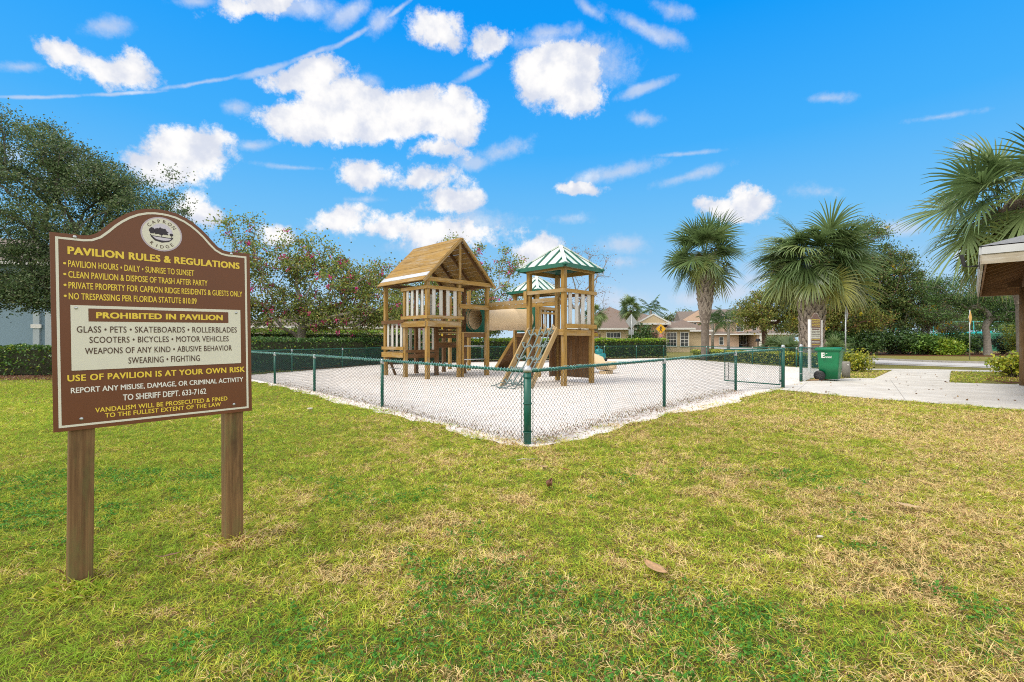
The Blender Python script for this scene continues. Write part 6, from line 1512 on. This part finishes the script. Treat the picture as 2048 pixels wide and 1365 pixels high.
# ================================================================== lawn: blades, clover and litter
def lawn():
    rng = np.random.default_rng(77)
    def scatter(y0, y1, dens, xm=1.12, xpad=.6):
        n = int(dens * (y1 - y0) * ((y0 + y1) / 2 * 2.18 * xm + 2 * xpad)); y = np.sqrt(rng.uniform(y0 ** 2, y1 ** 2, n)) if xpad < .5 else rng.uniform(y0, y1, n)
        hw = y * 1.09 * xm + xpad; x = rng.uniform(-1, 1, n) * hw.max(); k = np.abs(x) < hw; return x[k], y[k]
    X, Y, S_, = [], [], []
    for (y0, y1, dens, sc) in ((1.4, 2.6, 17000, .66), (2.6, 4.2, 12500, .78), (4.2, 6.5, 7000, .98), (6.5, 9.5, 3300, 1.3), (9.5, 14, 1200, 1.8), (14, 20, 300, 2.8)):
        x, y = scatter(y0, y1, dens); X.append(x); Y.append(y); S_.append(np.full(len(x), sc))
    for (px_, py_, nn_) in ((-2.25, 2.45, 700), (-1.79, 2.98, 900), (.19, 5.72, 260)):      # uncut tufts round the posts
        X.append(px_ + rng.normal(size=nn_) * .075); Y.append(py_ - .02 + rng.normal(size=nn_) * .07); S_.append(np.full(nn_, 1.5))
    X = np.concatenate(X); Y = np.concatenate(Y); S_ = np.concatenate(S_)
    ins = inpoly(X, Y, SAND) | inpoly(X, Y, WALK) | inpoly(X, Y, [(-30, 15.6), (-10.4, 16.4), (-9.9, 30), (-30, 30)]) | (Y > 30) | inpoly(X, Y, [(9.2, 9.2), (15, 15), (24, 6), (18, 0)])
    SIN = [(FA[0], FA[1] + .12), FG1, FG2, FC, FE, FM, FL]
    edge = inpoly(X, Y, SAND) & ~inpoly(X, Y, SIN) & (rng.random(len(X)) < .55 * np.clip((fbm(X, Y, .5, 41, 3) - .42) * 5, 0, 1)) & (Y < 14)
    k = ~ins | edge; X, Y, S_ = X[k], Y[k], S_[k]
    # ragged bare places by the sand
    n = len(X)
    big = fbm(X, Y, 1.5, 5, 3); mid = fbm(X, Y, .42, 9, 3); clv = fbm(X + 3, Y, .95, 17, 3); yel = fbm(X, Y + 9, 2.6, 23, 2)
    right = np.clip((X - .15 * Y + .7) / 3.2, 0, 1); green = np.clip((-X - .8) / 2.6, 0, 1) + np.clip((Y - 7) / 6, 0, 1) * .6
    dry = np.clip((big - .45) * 1.1 + (mid - .5) * 1.3 + .46 + .30 * right - .50 * green, 0, 1)
    tn = vnoise(X, Y, .075, 51) * .6 + vnoise(X + 5, Y, .03, 52) * .4; u = np.clip(rng.random(n) * .55 + (tn - .5) * 1.1 + .22, 0, .999); cls = np.where(u < dry * .62, 2, np.where(u < dry * .62 + .40, 1, 0))
    cls = np.where(rng.random(n) < .07 + .10 * dry, 3, cls)
    base = np.array([(.30, .445, .038), (.55, .575, .072), (.84, .65, .31), (.33, .18, .08)])
    col = base[cls] * rng.uniform(.72, 1.28, n)[:, None] * rng.uniform(.92, 1.08, (n, 3)) * (.86 + .28 * yel)[:, None]
    lush = np.clip((clv - .53) * 6, 0, 1) * np.clip((3.9 - Y) / 1.4, 0, 1); kk = (cls < 2) & (rng.random(n) < lush * .35); col[kk] = np.array((.10, .30, .04)) * rng.uniform(.7, 1.3, kk.sum())[:, None]
    tuft = np.clip((vnoise(X, Y, .085, 31) * .6 + vnoise(X, Y, .24, 32) * .4 - .28) * 2.0, 0, 1)
    L = (.022 + .030 * rng.random(n) + .022 * tuft) * np.minimum(S_, 1.9) ** .55 * np.where(Y > 12, .9, 1); W = .0021 * S_ * rng.uniform(.75, 1.35, n)
    a = rng.uniform(0, 2 * PI, n); tilt = np.clip(rng.normal(1.02, .30, n), .15, 1.5)
    z0 = rng.uniform(0, .034, n) * (.15 + 1.1 * tuft)
    d = np.stack([np.cos(a) * np.sin(tilt), np.sin(a) * np.sin(tilt), np.cos(tilt)], 1); s = np.stack([-np.sin(a), np.cos(a), np.zeros(n)], 1)
    roll = rng.normal(0, .7, n)[:, None]; up = np.cross(s, d); s = s * np.cos(roll) + up * np.sin(roll)
    P0 = np.stack([X, Y, z0], 1); bend = rng.normal(0, .35, n)[:, None]; hx = np.stack([-np.sin(a), np.cos(a), np.zeros(n)], 1)
    P1 = P0 + d * (L * .5)[:, None]; d2 = d + hx * bend + np.array([0, 0, -.42]); d2 /= np.linalg.norm(d2, axis=1)[:, None]; P2 = P1 + d2 * (L * .55)[:, None]
    P2[:, 2] = np.maximum(P2[:, 2], .004); w = W[:, None]
    V = np.stack([P0 - s * w, P0 + s * w, P1 + s * w * .9, P1 - s * w * .9, P2 + s * w * .2, P2 - s * w * .2], 1).reshape(-1, 3)
    b = np.arange(n)[:, None] * 6; F = np.concatenate([b + np.array([[0, 1, 2, 3]]), b + np.array([[3, 2, 4, 5]])], 0)
    o = np_mesh("grass", V, F, M_GRASS, None, np.repeat(np.clip(col, 0, 1), 6, axis=0)); o['kind'] = 'stuff'; o['label'] = "short matted lawn grass, part green and part straw coloured"
    # clover-like leaflets in the lush places
    x, y = scatter(1.3, 4.6, 1700); c = fbm(x + 3, y, .95, 17, 3); c = c * .7 + .3 * vnoise(x, y, .22, 61); k = (c > .54) & (rng.random(len(x)) < np.clip((c - .54) * 9, 0, 1)) & ~inpoly(x, y, SAND); x, y = x[k], y[k]
    C = np.repeat(np.stack([x, y, rng.uniform(.018, .045, len(x))], 1), 3, axis=0) + rng.normal(size=(3 * len(x), 3)) * np.array([.006, .006, .002])
    V, F, Cc = leaf_quads(C, .0155, .0135, palette(len(C), [(.075, .23, .03), (.11, .29, .04), (.05, .16, .025)], (3, 2, 2), rng), 1.2, rng)
    o = np_mesh("clover", V, F, M_GRASS, None, Cc); o['kind'] = 'stuff'; o['label'] = "patches of small round clover leaves in the lawn"
    # dry scraps on the sand, thickest along the fence
    n = 6000; q = rng.random(n); seg = [(FA, FR1), (FR1, FR2), (FA, FL1), (FL1, FL2), (FL2, FL3)]; xs, ys = [], []
    for i in range(n):
        if i < 4600:
            A, B = seg[rng.choice(5, p=(.3, .2, .25, .15, .1))]; u = rng.random(); xs.append(A[0] + (B[0] - A[0]) * u + rng.normal() * .2); ys.append(A[1] + (B[1] - A[1]) * u + rng.normal() * .2)
        else: xs.append(rng.uniform(-8, 8)); ys.append(rng.uniform(7, 24))
    xs, ys = np.array(xs), np.array(ys); k = inpoly(xs, ys, SAND); xs, ys = xs[k], ys[k]
    V, F, Cc = leaf_quads(np.stack([xs, ys, rng.uniform(.016, .03, len(xs))], 1), rng.uniform(.02, .075, len(xs)), .014, palette(len(xs), [(.30, .20, .12), (.18, .10, .06), (.42, .33, .2), (.2, .22, .06)], (3, 2, 2, 1), rng), 1.5, rng)
    o = np_mesh("leaf_litter", V, F, M_LEAF, None, Cc); o['kind'] = 'stuff'; o['label'] = "dry scraps of leaf and twig scattered on the sand along the fence"
    n = 130; xs = rng.uniform(7, 19, n); ys = rng.uniform(9, 19, n); k = inpoly(xs, ys, WALK)
    V, F, Cc = leaf_quads(np.stack([xs, ys, rng.uniform(.022, .03, n)], 1)[k], .09, .045, palette(int(k.sum()), [(.22, .12, .06), (.36, .24, .12), (.14, .08, .05)], (2, 2, 2), rng), 1.5, rng)
    o = np_mesh("fallen_leaves", V, F, M_LEAF, None, Cc); o['kind'] = 'stuff'; o['label'] = "small dry leaves blown over the concrete path"
    # red-brown mulch chips
    n = 9000; xs = rng.uniform(-26, -9.5, n); ys = rng.uniform(15.1, 17.0, n); k = ~inpoly(xs, ys, SAND)
    V, F, Cc = leaf_quads(np.stack([xs, ys, rng.uniform(.01, .05, n)], 1)[k], .10, .03, palette(int(k.sum()), [(.18, .085, .05), (.11, .05, .03), (.26, .15, .09), (.3, .22, .14)], (3, 3, 2, 1), rng), .6, rng)
    o = np_mesh("mulch_chips", V, F, M_LEAF, None, Cc); o['kind'] = 'stuff'; o['label'] = "red-brown mulch and fallen leaves at the foot of the left hedge"
lawn()
